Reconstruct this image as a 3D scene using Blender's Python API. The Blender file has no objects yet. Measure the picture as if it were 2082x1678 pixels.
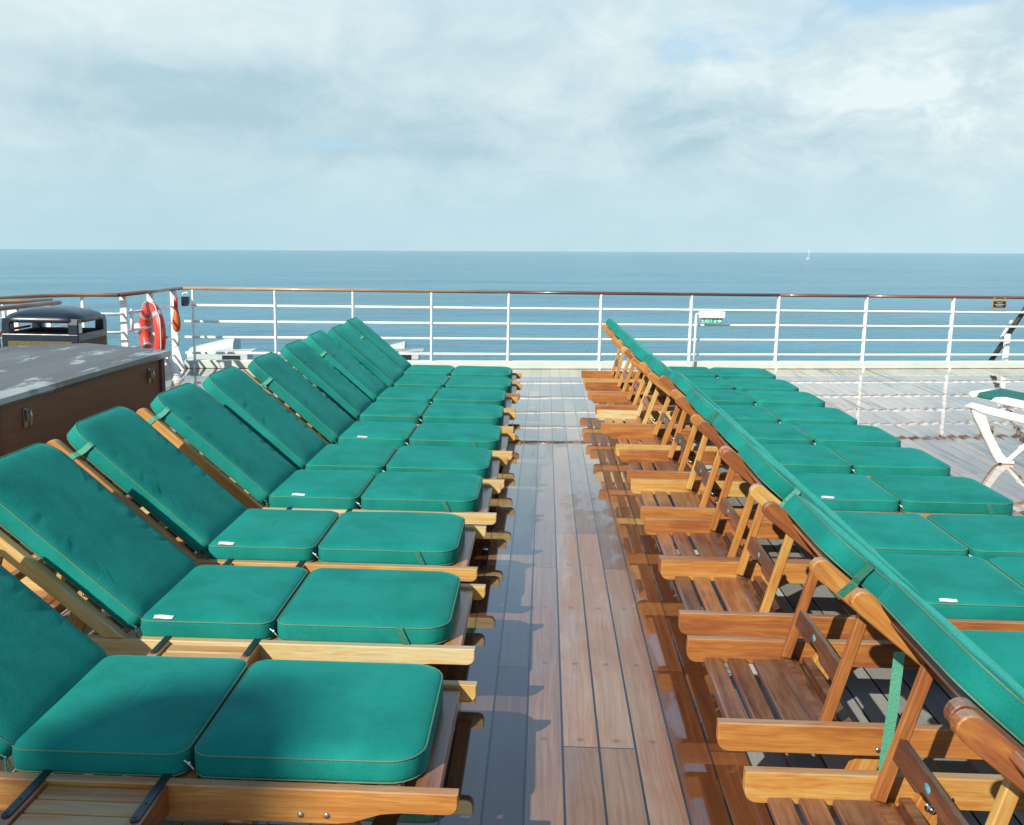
import bpy, bmesh, math, random
from mathutils import Vector, Matrix
random.seed(11)
S = bpy.context.scene
COL = S.collection
rad = math.radians

# ---------------------------------------------------------------- camera
cam_d = bpy.data.cameras.new('camera'); cam = bpy.data.objects.new('camera', cam_d); COL.objects.link(cam)
cam_d.sensor_width = 36.0; cam_d.lens = 36.0 * 2046 / 2082; cam_d.clip_start = 0.05; cam_d.clip_end = 200000
XW = Vector((0.99928217, 0.02346148, -0.02974402))
YW = Vector((0.03323579, -0.1661434, 0.98554135))
ZW = Vector((0.01818048, -0.98582246, -0.1668039))
right = Vector((XW.x, YW.x, ZW.x)); down = Vector((XW.y, YW.y, ZW.y)); fwd = Vector((XW.z, YW.z, ZW.z))
mw = Matrix.Identity(4)
for i in range(3):
    mw[i][0] = right[i]; mw[i][1] = -down[i]; mw[i][2] = -fwd[i]
EYE = 1.64
mw[2][3] = EYE
cam.matrix_world = mw
S.camera = cam

# ---------------------------------------------------------------- sun, sky, exposure
SUN = Vector((-0.79, -1.20, 1.0)).normalized()
sd = bpy.data.lights.new('sun', 'SUN'); so = bpy.data.objects.new('sun', sd); COL.objects.link(so)
sd.energy = 5.0; sd.angle = rad(0.53); sd.color = (1.0, 0.94, 0.83)
so.rotation_euler = SUN.to_track_quat('Z', 'Y').to_euler(); so.location = (-8, -12, 30)
S.view_settings.view_transform = 'Standard'; S.view_settings.look = 'None'
S.view_settings.gamma = 1.0; S.view_settings.exposure = 0.36; S.view_settings.use_curve_mapping = False
S.cycles.max_bounces = 8; S.cycles.diffuse_bounces = 3; S.cycles.glossy_bounces = 4
S.cycles.caustics_reflective = False; S.cycles.caustics_refractive = False


class NT:
    """small helper around a node tree"""
    def __init__(s, nt):
        s.nt = nt; s.n = nt.nodes; s.l = nt.links; s.n.clear()

    def node(s, t, **kw):
        nd = s.n.new(t)
        for k, v in kw.items(): setattr(nd, k, v)
        return nd

    def put(s, inp, v):
        if v is None: return
        if hasattr(v, 'is_linked') or isinstance(v, bpy.types.NodeSocket): s.l.new(v, inp)
        else:
            if isinstance(v, (tuple, list)) and len(v) == 3 and inp.type == 'RGBA': v = (*v, 1)
            inp.default_value = v

    def math(s, op, a, b=None, c=None, clamp=False):
        nd = s.node('ShaderNodeMath', operation=op); nd.use_clamp = clamp
        s.put(nd.inputs[0], a); s.put(nd.inputs[1], b)
        if c is not None: s.put(nd.inputs[2], c)
        return nd.outputs[0]

    def vmath(s, op, a, b=None, scale=None):
        nd = s.node('ShaderNodeVectorMath', operation=op)
        s.put(nd.inputs[0], a); s.put(nd.inputs[1], b)
        if scale is not None: s.put(nd.inputs['Scale'], scale)
        return nd.outputs['Value'] if op in ('DOT_PRODUCT', 'LENGTH') else nd.outputs[0]

    def mix(s, f, a, b, mode='MIX'):
        nd = s.node('ShaderNodeMix', data_type='RGBA', blend_type=mode)
        s.put(nd.inputs[0], f); s.put(nd.inputs[6], a); s.put(nd.inputs[7], b)
        return nd.outputs[2]

    def fmix(s, f, a, b):
        nd = s.node('ShaderNodeMix', data_type='FLOAT')
        s.put(nd.inputs[0], f); s.put(nd.inputs[2], a); s.put(nd.inputs[3], b)
        return nd.outputs[0]

    def noise(s, vec, scale, detail=3, rough=0.5, dist=0.0):
        nd = s.node('ShaderNodeTexNoise')
        s.put(nd.inputs['Vector'], vec); s.put(nd.inputs['Scale'], scale); s.put(nd.inputs['Detail'], detail)
        s.put(nd.inputs['Roughness'], rough); s.put(nd.inputs['Distortion'], dist)
        return nd.outputs[0]

    def ramp(s, f, stops):
        nd = s.node('ShaderNodeValToRGB'); cr = nd.color_ramp
        while len(cr.elements) < len(stops): cr.elements.new(0.5)
        for e, (p, c) in zip(cr.elements, stops):
            e.position = p; e.color = (c, c, c, 1) if not isinstance(c, (tuple, list)) else (*c, 1)
        s.put(nd.inputs[0], f)
        return nd.outputs[0]

    def step(s, f, lo, hi):
        nd = s.node('ShaderNodeMapRange', interpolation_type='SMOOTHSTEP')
        s.put(nd.inputs[0], f); s.put(nd.inputs[1], lo); s.put(nd.inputs[2], hi)
        return nd.outputs[0]

    def comb(s, x, y, z):
        nd = s.node('ShaderNodeCombineXYZ')
        s.put(nd.inputs[0], x); s.put(nd.inputs[1], y); s.put(nd.inputs[2], z)
        return nd.outputs[0]

    def sep(s, v):
        nd = s.node('ShaderNodeSeparateXYZ'); s.put(nd.inputs[0], v)
        return nd.outputs[0], nd.outputs[1], nd.outputs[2]

    def bump(s, h, strength, dist, normal=None):
        nd = s.node('ShaderNodeBump'); s.put(nd.inputs['Height'], h)
        s.put(nd.inputs['Strength'], strength); s.put(nd.inputs['Distance'], dist)
        if normal is not None: s.put(nd.inputs['Normal'], normal)
        return nd.outputs[0]


# world: Nishita sky behind broken cloud, clouds laid out by direction
W = bpy.data.worlds.new("World"); S.world = W; W.use_nodes = True
t = NT(W.node_tree)
sky = t.node('ShaderNodeTexSky', sky_type='NISHITA'); sky.sun_disc = False
sky.sun_elevation = math.asin(SUN.z); sky.sun_rotation = math.atan2(SUN.x, SUN.y)
sky.air_density = 1.0; sky.dust_density = 0.6; sky.ozone_density = 1.5
gen = t.node('ShaderNodeTexCoord').outputs['Generated']
dx, dy, dz = t.sep(gen)
zc = t.math('MAXIMUM', dz, 0.0)
den = t.math('ADD', zc, 0.16)
cp = t.comb(t.math('DIVIDE', dx, den), t.math('DIVIDE', dy, den), t.math('MULTIPLY', zc, 2.0))
cv = t.vmath('MULTIPLY', gen, (5.2, 5.2, 9.5))
n1 = t.noise(cp, 1.15, 7, 0.55, 0.15)
n2 = t.noise(t.vmath('ADD', cv, (7.3, 1.7, 3.1)), 1.0, 9, 0.56, 0.35)
n3 = t.noise(t.vmath('ADD', cv, (1.3, 4.2, 0.4)), 2.6, 9, 0.60, 0.5)


def blob(az, el, sa, se):
    """soft patch of sky round a compass direction (degrees)"""
    c = (math.sin(rad(az)) * math.cos(rad(el)), math.cos(rad(az)) * math.cos(rad(el)), math.sin(rad(el)))
    e = t.math('MULTIPLY', t.math('SUBTRACT', dz, c[2]), 57.3 / se)
    hx = t.math('MULTIPLY', t.math('SUBTRACT', dx, c[0]), 57.3 / sa)
    q = t.math('ADD', t.math('MULTIPLY', e, e), t.math('MULTIPLY', hx, hx))
    front = t.step(dy, 0.0, 0.3)
    return t.math('MULTIPLY', t.math('POWER', 2.718, t.math('MULTIPLY', q, -1.0)), front)


gap = t.math('MAXIMUM', blob(24, 13.6, 10, 3.0), t.math('MULTIPLY', blob(11, 10.5, 8, 2.0), 0.5))
cover = t.step(t.math('SUBTRACT', t.math('ADD', n1, t.math('MULTIPLY', n3, 0.25)), t.math('MULTIPLY', gap, 0.36)), 0.30, 0.52)
high = t.step(dz, 0.42, 0.95)
cover = t.math('MULTIPLY', cover, t.fmix(t.step(dz, 0.17, 0.36), 0.97, 0.26))
cover = t.math('MULTIPLY', cover, t.fmix(high, 1.0, 0.6))
lum = t.math('ADD', t.math('MULTIPLY', n2, 0.62), t.math('ADD', -0.05, t.math('MULTIPLY', n3, 0.50)))
lum = t.math('ADD', lum, t.math('MULTIPLY', t.math('MULTIPLY', blob(19.3, 8.0, 5.5, 2.7), t.math('ADD', 0.15, t.math('MULTIPLY', t.step(n3, 0.38, 0.62), 1.0))), 0.20))
lum = t.math('ADD', lum, t.math('MULTIPLY', t.math('MULTIPLY', blob(14.0, 7.0, 14.0, 4.0), t.math('SUBTRACT', n3, 0.45)), 0.5))
lum = t.math('ADD', lum, t.math('MULTIPLY', blob(-24.0, 13.5, 12.0, 3.5), 0.20))
lum = t.math('ADD', lum, t.math('MULTIPLY', blob(4.0, 10.5, 9.0, 2.6), 0.10))
lum = t.math('SUBTRACT', lum, t.math('MULTIPLY', blob(-20.0, 8.2, 9.0, 1.1), 0.20))
lum = t.math('SUBTRACT', lum, t.math('MULTIPLY', blob(-17.0, 6.3, 11.0, 0.9), 0.20))
lum = t.math('SUBTRACT', lum, t.math('MULTIPLY', blob(-7.0, 4.9, 10.0, 0.9), 0.2))
cloud = t.ramp(lum, [(0.26, (0.415, 0.598, 0.668)), (0.47, (0.56, 0.712, 0.775)), (0.62, (0.655, 0.795, 0.83)), (0.80, (0.80, 0.895, 0.91))])
low = t.step(dz, 0.11, 0.0)
hor = t.mix(t.step(dx, -0.45, 0.42), (0.455, 0.675, 0.75), (0.545, 0.745, 0.81))
cloud = t.mix(t.math('MULTIPLY', low, 0.8), cloud, hor)
cloud10 = t.vmath('SCALE', cloud, scale=10.0)
clear = t.mix(t.step(dz, 0.15, 0.40), (4.75, 7.15, 8.9), (3.1, 5.5, 9.0))
skyc = t.mix(t.math('MULTIPLY', high, 0.8), t.mix(0.2, clear, sky.outputs[0]), sky.outputs[0])
colr = t.mix(cover, skyc, cloud10)
bg = t.node('ShaderNodeBackground'); t.put(bg.inputs[0], colr); bg.inputs[1].default_value = 0.082
wo = t.node('ShaderNodeOutputWorld'); t.l.new(bg.outputs[0], wo.inputs[0])


# ---------------------------------------------------------------- materials
def mat(name):
    m = bpy.data.materials.new(name); m.use_nodes = True
    t = NT(m.node_tree)
    b = t.node('ShaderNodeBsdfPrincipled'); o = t.node('ShaderNodeOutputMaterial'); t.l.new(b.outputs[0], o.inputs[0])
    return m, t, b


def plain(name, col, rough=0.5, metal=0.0, var=0.06, nscale=18, bump=0.0, spec=0.5, coat=0.0):
    m, t, b = mat(name)
    pos = t.node('ShaderNodeTexCoord').outputs['Object']
    n = t.noise(pos, nscale, 5, 0.6)
    f = t.math('ADD', t.math('MULTIPLY', t.math('SUBTRACT', n, 0.5), var * 4), 1.0)
    c = t.node('ShaderNodeRGB').outputs[0]; c.default_value = (*col, 1)
    t.put(b.inputs['Base Color'], t.vmath('SCALE', c, scale=f))
    t.put(b.inputs['Roughness'], t.math('ADD', t.math('MULTIPLY', t.math('SUBTRACT', n, 0.5), 0.25), rough, clamp=True))
    b.inputs['Metallic'].default_value = metal; b.inputs['Specular IOR Level'].default_value = spec
    b.inputs['Coat Weight'].default_value = coat
    if bump: t.put(b.inputs['Normal'], t.bump(n, bump, 0.01))
    return m


def wood(name, stops, rough=0.42, gs=1.0, coat=0.0, rnd=0.12, grey=0.0):
    """teak: streaky grain along the board, tone per board"""
    m, t, b = mat(name)
    g = t.node('ShaderNodeAttribute', attribute_name='grain').outputs['Vector']
    tone = t.node('ShaderNodeAttribute', attribute_name='tone').outputs['Fac']
    orn = t.node('ShaderNodeObjectInfo').outputs['Random']
    g = t.vmath('ADD', g, t.comb(t.math('MULTIPLY', orn, 37.0), t.math('MULTIPLY', orn, 11.0), 0.0))
    warp = t.noise(t.vmath('MULTIPLY', g, (2.2 * gs, 9 * gs, 9 * gs)), 1.0, 3, 0.5)
    gv = t.vmath('ADD', t.vmath('MULTIPLY', g, (1.6 * gs, 60 * gs, 60 * gs)), t.comb(0.0, t.math('MULTIPLY', warp, 5.0), t.math('MULTIPLY', warp, 5.0)))
    n = t.noise(gv, 1.0, 5, 0.6)
    fine = t.noise(t.vmath('MULTIPLY', g, (9 * gs, 260 * gs, 260 * gs)), 1.0, 3, 0.6)
    blot = t.noise(t.vmath('MULTIPLY', g, (3.0, 12, 12)), 1.0, 4, 0.6)
    k = t.math('ADD', tone, t.math('MULTIPLY', t.math('SUBTRACT', orn, 0.5), rnd * 2))
    k = t.math('ADD', k, t.math('MULTIPLY', t.math('SUBTRACT', n, 0.5), 0.55))
    k = t.math('ADD', k, t.math('MULTIPLY', t.math('SUBTRACT', blot, 0.5), 0.42))
    c = t.ramp(k, stops)
    dk = t.math('ADD', 0.62, t.math('MULTIPLY', fine, 0.76))
    c = t.vmath('SCALE', c, scale=dk)
    if grey:
        # upward faces weathered silver-grey in streaks
        nz = t.sep(t.node('ShaderNodeNewGeometry').outputs['Normal'])[2]
        wr = t.math('MULTIPLY', t.step(nz, 0.55, 0.85), t.step(t.math('ADD', t.math('MULTIPLY', n, 0.6), t.math('MULTIPLY', blot, 0.6)), 0.38, 0.78))
        c = t.mix(t.math('MULTIPLY', wr, grey), c, (0.27, 0.24, 0.19))
    t.put(b.inputs['Base Color'], c)
    t.put(b.inputs['Roughness'], t.math('ADD', rough - 0.1, t.math('MULTIPLY', blot, 0.25)))
    b.inputs['Coat Weight'].default_value = coat; b.inputs['Coat Roughness'].default_value = 0.12
    t.put(b.inputs['Normal'], t.bump(t.math('ADD', t.math('MULTIPLY', n, 0.5), fine), 0.22, 0.002))
    return m


TEAK = [(0.0, (0.055, 0.018, 0.010)), (0.22, (0.125, 0.042, 0.020)), (0.42, (0.250, 0.080, 0.024)),
        (0.62, (0.405, 0.165, 0.036)), (0.82, (0.50, 0.315, 0.092)), (1.0, (0.55, 0.45, 0.25))]
M = {}
M['teak'] = wood('oiled_teak', TEAK, grey=0.75)
M['teak_wet'] = wood('wet_teak', TEAK, rough=0.28, coat=0.45, grey=0.25)
M['rail_teak'] = wood('handrail_teak', [(0, (0.08, 0.03, 0.018)), (0.4, (0.18, 0.07, 0.036)), (0.7, (0.29, 0.155, 0.08)), (1, (0.42, 0.30, 0.16))], rough=0.3, gs=0.6, coat=0.5)
M['chest_wood'] = wood('chest_teak', [(0, (0.075, 0.034, 0.018)), (0.5, (0.16, 0.078, 0.042)), (1, (0.235, 0.122, 0.066))], rough=0.5, gs=0.5)
M['chrome'] = plain('polished_steel', (0.75, 0.75, 0.74), 0.15, 1.0)
M['steel'] = plain('dull_steel', (0.42, 0.42, 0.42), 0.35, 1.0)
M['blackmetal'] = plain('black_metal', (0.012, 0.020, 0.026), 0.32, 0.0, 0.1, 60)
M['chute'] = plain('grey_white_paint', (0.46, 0.50, 0.47), 0.45, 0, 0.06, 6)
M['white'] = plain('white_ship_paint', (0.80, 0.81, 0.79), 0.35, 0, 0.035, 7, 0.03)
M['offwhite'] = plain('cream_ship_paint', (0.60, 0.66, 0.59), 0.45, 0, 0.05, 5, 0.03)
M['plastic'] = plain('white_plastic', (0.80, 0.82, 0.79), 0.35, 0, 0.02, 9)
M['red'] = plain('lifebuoy_red', (0.62, 0.05, 0.032), 0.38, 0, 0.10, 14)
M['tape'] = plain('grey_reflective_tape', (0.34, 0.40, 0.40), 0.3, 0.2, 0.05, 40)
M['orange'] = plain('orange_line', (0.6, 0.12, 0.02), 0.6, 0, 0.35, 120)
M['navy'] = plain('dark_blue_plastic', (0.012, 0.022, 0.045), 0.22, 0, 0.08, 12, coat=0.4)
M['binblue'] = plain('blue_black_enamel', (0.009, 0.016, 0.027), 0.33, 0, 0.1, 14, coat=0.15)
M['pebble'] = plain('pebbledash', (0.13, 0.10, 0.04), 0.8, 0, 0.5, 90, 0.8)
M['green_sign'] = plain('sign_green', (0.03, 0.40, 0.26), 0.4)
M['signwhite'] = plain('sign_white', (0.8, 0.85, 0.82), 0.4)
M['brass'] = plain('brass', (0.72, 0.48, 0.17), 0.3, 0.7)
M['plaque'] = plain('black_plaque', (0.015, 0.017, 0.015), 0.35)
M['label'] = plain('white_fabric_label', (0.55, 0.58, 0.55), 0.8, 0, 0.1, 60)
M['sticker'] = plain('blue_sticker', (0.10, 0.28, 0.33), 0.4, 0, 0.2, 90)
M['webbing'] = plain('green_webbing', (0.022, 0.15, 0.092), 0.75, 0, 0.25, 160, 0.5)
M['paleweb'] = plain('pale_green_webbing', (0.085, 0.33, 0.22), 0.75, 0, 0.2, 200, 0.5)
M['tie'] = plain('dark_green_cord', (0.02, 0.13, 0.09), 0.8, 0, 0.2, 100)
M['thread'] = plain('white_thread', (0.55, 0.58, 0.53), 0.7)
M['piping'] = plain('sage_piping', (0.075, 0.18, 0.115), 0.7, 0, 0.2, 120)
M['mesh_green'] = plain('dark_green_sling', (0.012, 0.13, 0.105), 0.55, 0, 0.15, 60, 0.2)
M['pole'] = plain('varnished_dark_pole', (0.045, 0.03, 0.022), 0.35, 0, 0.3, 20)
M['red_handle'] = plain('faded_red_strap', (0.40, 0.10, 0.08), 0.6)
M['bin_shade'] = plain('black_bin_shade', (0.008, 0.009, 0.011), 0.9, spec=0.1)  # matt black for the shaded inside of the bin
M['chute_shade'] = plain('black_chute_shade', (0.012, 0.012, 0.013), 0.5)  # black for the shaded mouth of the chutes

# green canvas of the cushions
m, t, b = mat('green_canvas'); M['canvas'] = m
po = t.node('ShaderNodeTexCoord').outputs['Object']
orn = t.node('ShaderNodeObjectInfo').outputs['Random']
po2 = t.vmath('ADD', po, t.comb(t.math('MULTIPLY', orn, 13.0), t.math('MULTIPLY', orn, 7.0), 0.0))
mott = t.noise(po2, 5.0, 5, 0.6); weave = t.noise(po2, 520.0, 2, 0.6); soft = t.noise(po2, 26.0, 4, 0.6)
damp = t.step(t.noise(t.vmath('ADD', po2, (3.0, 9.0, 1.0)), 3.2, 3, 0.5), 0.60, 0.75)
spk = t.noise(po2, 170.0, 3, 0.7); fade = t.noise(t.vmath('ADD', po2, (5.0, 2.0, 8.0)), 1.7, 4, 0.6)
cc = t.mix(t.step(mott, 0.3, 0.7), (0.0045, 0.150, 0.122), (0.009, 0.198, 0.165))
cc = t.mix(t.math('MULTIPLY', t.step(fade, 0.50, 0.72), 0.35), cc, (0.016, 0.235, 0.20))
cc = t.mix(t.math('MULTIPLY', damp, 0.5), cc, (0.006, 0.115, 0.098))
cc = t.vmath('SCALE', cc, scale=t.math('ADD', 0.62, t.math('ADD', t.math('MULTIPLY', weave, 0.20), t.math('ADD', t.math('MULTIPLY', spk, 0.50), t.math('MULTIPLY', orn, 0.14)))))
t.put(b.inputs['Base Color'], cc); b.inputs['Roughness'].default_value = 0.82
b.inputs['Specular IOR Level'].default_value = 0.12
b.inputs['Sheen Weight'].default_value = 0.22; b.inputs['Sheen Roughness'].default_value = 0.35
b.inputs['Sheen Tint'].default_value = (0.12, 0.85, 0.72, 1)
t.put(b.inputs['Normal'], t.bump(t.math('ADD', t.math('ADD', weave, t.math('MULTIPLY', spk, 1.2)), t.math('MULTIPLY', soft, 1.5)), 0.30, 0.003, t.bump(t.math('ADD', mott, t.math('MULTIPLY', fade, 1.5)), 0.20, 0.02)))

# wet teak deck
PW, X0 = 0.1205, -0.147
m, t, b = mat('wet_teak_deck'); M['deck'] = m
pos = t.node('ShaderNodeNewGeometry').outputs['Position']
x, y, z = t.sep(pos)
q = t.math('DIVIDE', t.math('SUBTRACT', x, X0), PW)
idx = t.math('FLOOR', q); fr = t.math('SUBTRACT', q, idx)
wn = t.node('ShaderNodeTexWhiteNoise', noise_dimensions='1D'); t.put(wn.inputs['W'], idx); r1 = wn.outputs[0]
off = t.math('MULTIPLY', t.math('FLOOR', t.math('MULTIPLY', r1, 4.0)), 0.62)
v = t.math('DIVIDE', t.math('ADD', y, off), 2.48)
bi = t.math('FLOOR', v); bf = t.math('SUBTRACT', v, bi)
wn2 = t.node('ShaderNodeTexWhiteNoise', noise_dimensions='2D'); t.put(wn2.inputs['Vector'], t.comb(idx, bi, 0.0)); r2 = wn2.outputs[0]
cen = t.math('ABSOLUTE', t.math('SUBTRACT', fr, 0.5))
jag = t.noise(t.vmath('MULTIPLY', pos, (30, 3, 1)), 6.0, 3)
seam = t.step(cen, t.math('SUBTRACT', 0.462, t.math('MULTIPLY', t.math('SUBTRACT', jag, 0.5), 0.02)), 0.474)
butt = t.step(t.math('ABSOLUTE', t.math('SUBTRACT', bf, 0.5)), 0.4985, 0.4992)
joint = t.math('MAXIMUM', seam, butt)
pv = t.math('DIVIDE', t.math('ADD', y, t.math('MULTIPLY', off, 1.0)), 0.62); pf = t.math('SUBTRACT', t.math('SUBTRACT', pv, t.math('FLOOR', pv)), 0.08)
pxx = t.math('MULTIPLY', t.math('SUBTRACT', fr, 0.5), PW); pyy = t.math('MULTIPLY', pf, 0.62)
pd = t.math('SQRT', t.math('ADD', t.math('MULTIPLY', pxx, pxx), t.math('MULTIPLY', pyy, pyy)))
plug = t.math('MULTIPLY', t.step(pd, 0.0125, 0.0115), t.step(r2, 0.25, 0.3))
gvec = t.comb(t.math('ADD', t.math('MULTIPLY', x, 90.0), t.math('MULTIPLY', r2, 50)), t.math('MULTIPLY', y, 1.6), t.math('MULTIPLY', r2, 30))
warp = t.noise(t.comb(t.math('MULTIPLY', x, 14.0), t.math('MULTIPLY', y, 1.5), r2), 1.0, 3)
grain = t.noise(t.vmath('ADD', gvec, t.comb(t.math('MULTIPLY', warp, 6.0), 0.0, 0.0)), 1.0, 6, 0.62)
fine = t.noise(t.comb(t.math('MULTIPLY', x, 420.0), t.math('MULTIPLY', y, 9.0), r2), 1.0, 2, 0.6)
patch = t.noise(t.vmath('MULTIPLY', pos, (1.5, 0.9, 1)), 1.6, 5, 0.6)
patch2 = t.noise(t.vmath('MULTIPLY', pos, (2.6, 1.2, 1)), 2.3, 6, 0.65, 0.4)
worn = t.math('MULTIPLY', t.step(x, 0.50, 0.40), t.step(x, -0.42, -0.15))
worn = t.math('MAXIMUM', worn, t.math('MULTIPLY', t.step(x, 2.35, 2.75), 0.25))
worn = t.math('MAXIMUM', worn, t.math('MULTIPLY', t.step(y, 4.0, 7.5), 0.7))
wornk = t.math('MULTIPLY', worn, t.step(t.math('ADD', patch, t.math('MULTIPLY', r2, 0.2)), 0.28, 0.62))
brown = t.ramp(t.math('ADD', t.math('MULTIPLY', grain, 0.6), t.math('MULTIPLY', r2, 0.4)), [(0.15, (0.050, 0.016, 0.008)), (0.5, (0.135, 0.046, 0.017)), (0.85, (0.225, 0.092, 0.034))])
greyc = t.ramp(t.math('ADD', t.math('MULTIPLY', grain, 0.5), t.math('MULTIPLY', r2, 0.5)), [(0.18, (0.066, 0.034, 0.022)), (0.42, (0.140, 0.080, 0.047)), (0.6, (0.200, 0.122, 0.072)), (0.85, (0.250, 0.182, 0.130))])
redp = t.step(t.math('ADD', t.noise(t.vmath('MULTIPLY', pos, (2.4, 1.0, 1)), 1.1, 4, 0.6), t.math('MULTIPLY', t.math('SUBTRACT', r2, 0.5), 0.25)), 0.47, 0.66)
greyc = t.mix(t.math('MULTIPLY', redp, 0.65), greyc, t.mix(grain, (0.125, 0.048, 0.020), (0.270, 0.128, 0.062)))
wetc = t.mix(wornk, brown, greyc)
dryc = t.ramp(t.math('ADD', t.math('MULTIPLY', grain, 0.5), t.math('MULTIPLY', r2, 0.5)), [(0.2, (0.25, 0.255, 0.235)), (0.8, (0.39, 0.39, 0.36))])
cxm = t.math('ADD', t.math('MULTIPLY', t.math('ADD', idx, 0.5), PW), X0)
dn = t.math('MULTIPLY', t.math('SUBTRACT', patch2, 0.5), 0.5)
dryR = t.math('MULTIPLY', t.math('GREATER_THAN', cxm, 0.70), t.step(t.math('ADD', cxm, dn), 2.45, 2.25))
dryL = t.math('MULTIPLY', t.step(t.math('ADD', cxm, dn), -0.75, -0.95), t.step(t.math('ADD', cxm, dn), -2.7, -2.4))
dry = t.math('MULTIPLY', t.math('MAXIMUM', dryR, t.math('MULTIPLY', dryL, 0.7)), t.step(t.math('ADD', y, dn), 10.6, 9.8))
bc = t.mix(dry, wetc, dryc)
bc = t.vmath('SCALE', bc, scale=t.math('ADD', 0.64, t.math('ADD', t.math('MULTIPLY', fine, 0.42), t.math('MULTIPLY', grain, 0.32))))
bc = t.vmath('SCALE', bc, scale=t.math('ADD', 0.66, t.math('MULTIPLY', r2, 0.68)))
bc = t.mix(t.math('MULTIPLY', plug, 0.55), bc, (0.07, 0.05, 0.042))
bc = t.mix(joint, bc, (0.012, 0.015, 0.017))
t.put(b.inputs['Base Color'], bc)
pud = t.math('SUBTRACT', t.math('ADD', patch2, t.math('MAXIMUM', t.math('MULTIPLY', t.step(x, 0.22, 0.0), 0.25), t.math('MULTIPLY', t.step(x, 0.45, 0.50), 0.16))), t.math('MULTIPLY', t.math('MULTIPLY', t.step(x, 0.05, 0.2), t.step(x, 0.55, 0.42)), t.math('MULTIPLY', t.step(y, 7.5, 5.0), 0.18)))
wetfilm = t.step(t.math('ADD', pud, t.math('MULTIPLY', t.step(y, 5.0, 8.0), 0.16)), 0.36, 0.56)
rough = t.fmix(wetfilm, 0.30, 0.035)
streak = t.noise(t.comb(t.math('ADD', t.math('MULTIPLY', x, 13.0), t.math('MULTIPLY', r2, 7.0)), t.math('MULTIPLY', y, 0.7), 0.0), 1.0, 4, 0.6)
streak = t.math('MULTIPLY', t.step(streak, 0.53, 0.66), t.math('MULTIPLY', t.step(y, 3.5, 6.0), t.fmix(t.step(x, 2.0, 2.5), 0.35, 0.9)))
rough = t.math('ADD', rough, t.math('MULTIPLY', streak, 0.22))
rough = t.fmix(joint, t.fmix(dry, rough, 0.65), 0.14)
t.put(b.inputs['Roughness'], rough)
b.inputs['IOR'].default_value = 1.52
t.put(b.inputs['Coat Weight'], t.math('MULTIPLY', t.math('SUBTRACT', 1.0, t.math('MAXIMUM', dry, t.math('MAXIMUM', t.math('MULTIPLY', streak, 0.85), t.math('MULTIPLY', joint, 0.5)))), t.fmix(wetfilm, 0.35, 1.0)))
t.put(b.inputs['Coat Roughness'], t.fmix(wetfilm, 0.16, 0.015)); b.inputs['Coat IOR'].default_value = 1.40
cup = t.math('MULTIPLY', t.math('POWER', cen, 2.0), 0.0005)
und = t.math('ADD', t.math('MULTIPLY', t.noise(t.vmath('MULTIPLY', pos, (2.0, 1.0, 1)), 2.2, 1), 0.0006), cup)
und = t.math('ADD', und, t.math('MULTIPLY', grain, t.fmix(wetfilm, 0.0005, 0.00002)))
nb = t.bump(und, 1.0, 1.0)
t.put(b.inputs['Normal'], nb); t.put(b.inputs['Coat Normal'], nb)

# sea
m, t, b = mat('sea_water'); M['sea'] = m
pos = t.node('ShaderNodeNewGeometry').outputs['Position']
wv = t.vmath('MULTIPLY', pos, (0.55, 1.0, 0.0))
gust = t.step(t.noise(t.vmath('MULTIPLY', pos, (0.3, 1.0, 0)), 0.022, 4, 0.6, 0.4), 0.36, 0.62)
h = t.math('MULTIPLY', t.noise(wv, 0.035, 4, 0.55, 0.3), 3.5)
h = t.math('ADD', h, t.math('MULTIPLY', t.noise(wv, 0.13, 5, 0.62, 0.4), 4.2))
h = t.math('ADD', h, t.math('MULTIPLY', t.noise(wv, 0.42, 5, 0.65, 0.3), t.fmix(gust, 0.9, 2.0)))
t.put(b.inputs['Normal'], t.bump(h, 1.0, 1.0))
swell = t.noise(t.vmath('MULTIPLY', pos, (0.35, 1.0, 0)), 0.012, 5, 0.6)
sc = t.mix(t.step(swell, 0.35, 0.65), (0.020, 0.155, 0.235), (0.042, 0.235, 0.315))
t.put(b.inputs['Base Color'], sc)
b.inputs['Roughness'].default_value = 0.12; b.inputs['IOR'].default_value = 1.33


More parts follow.
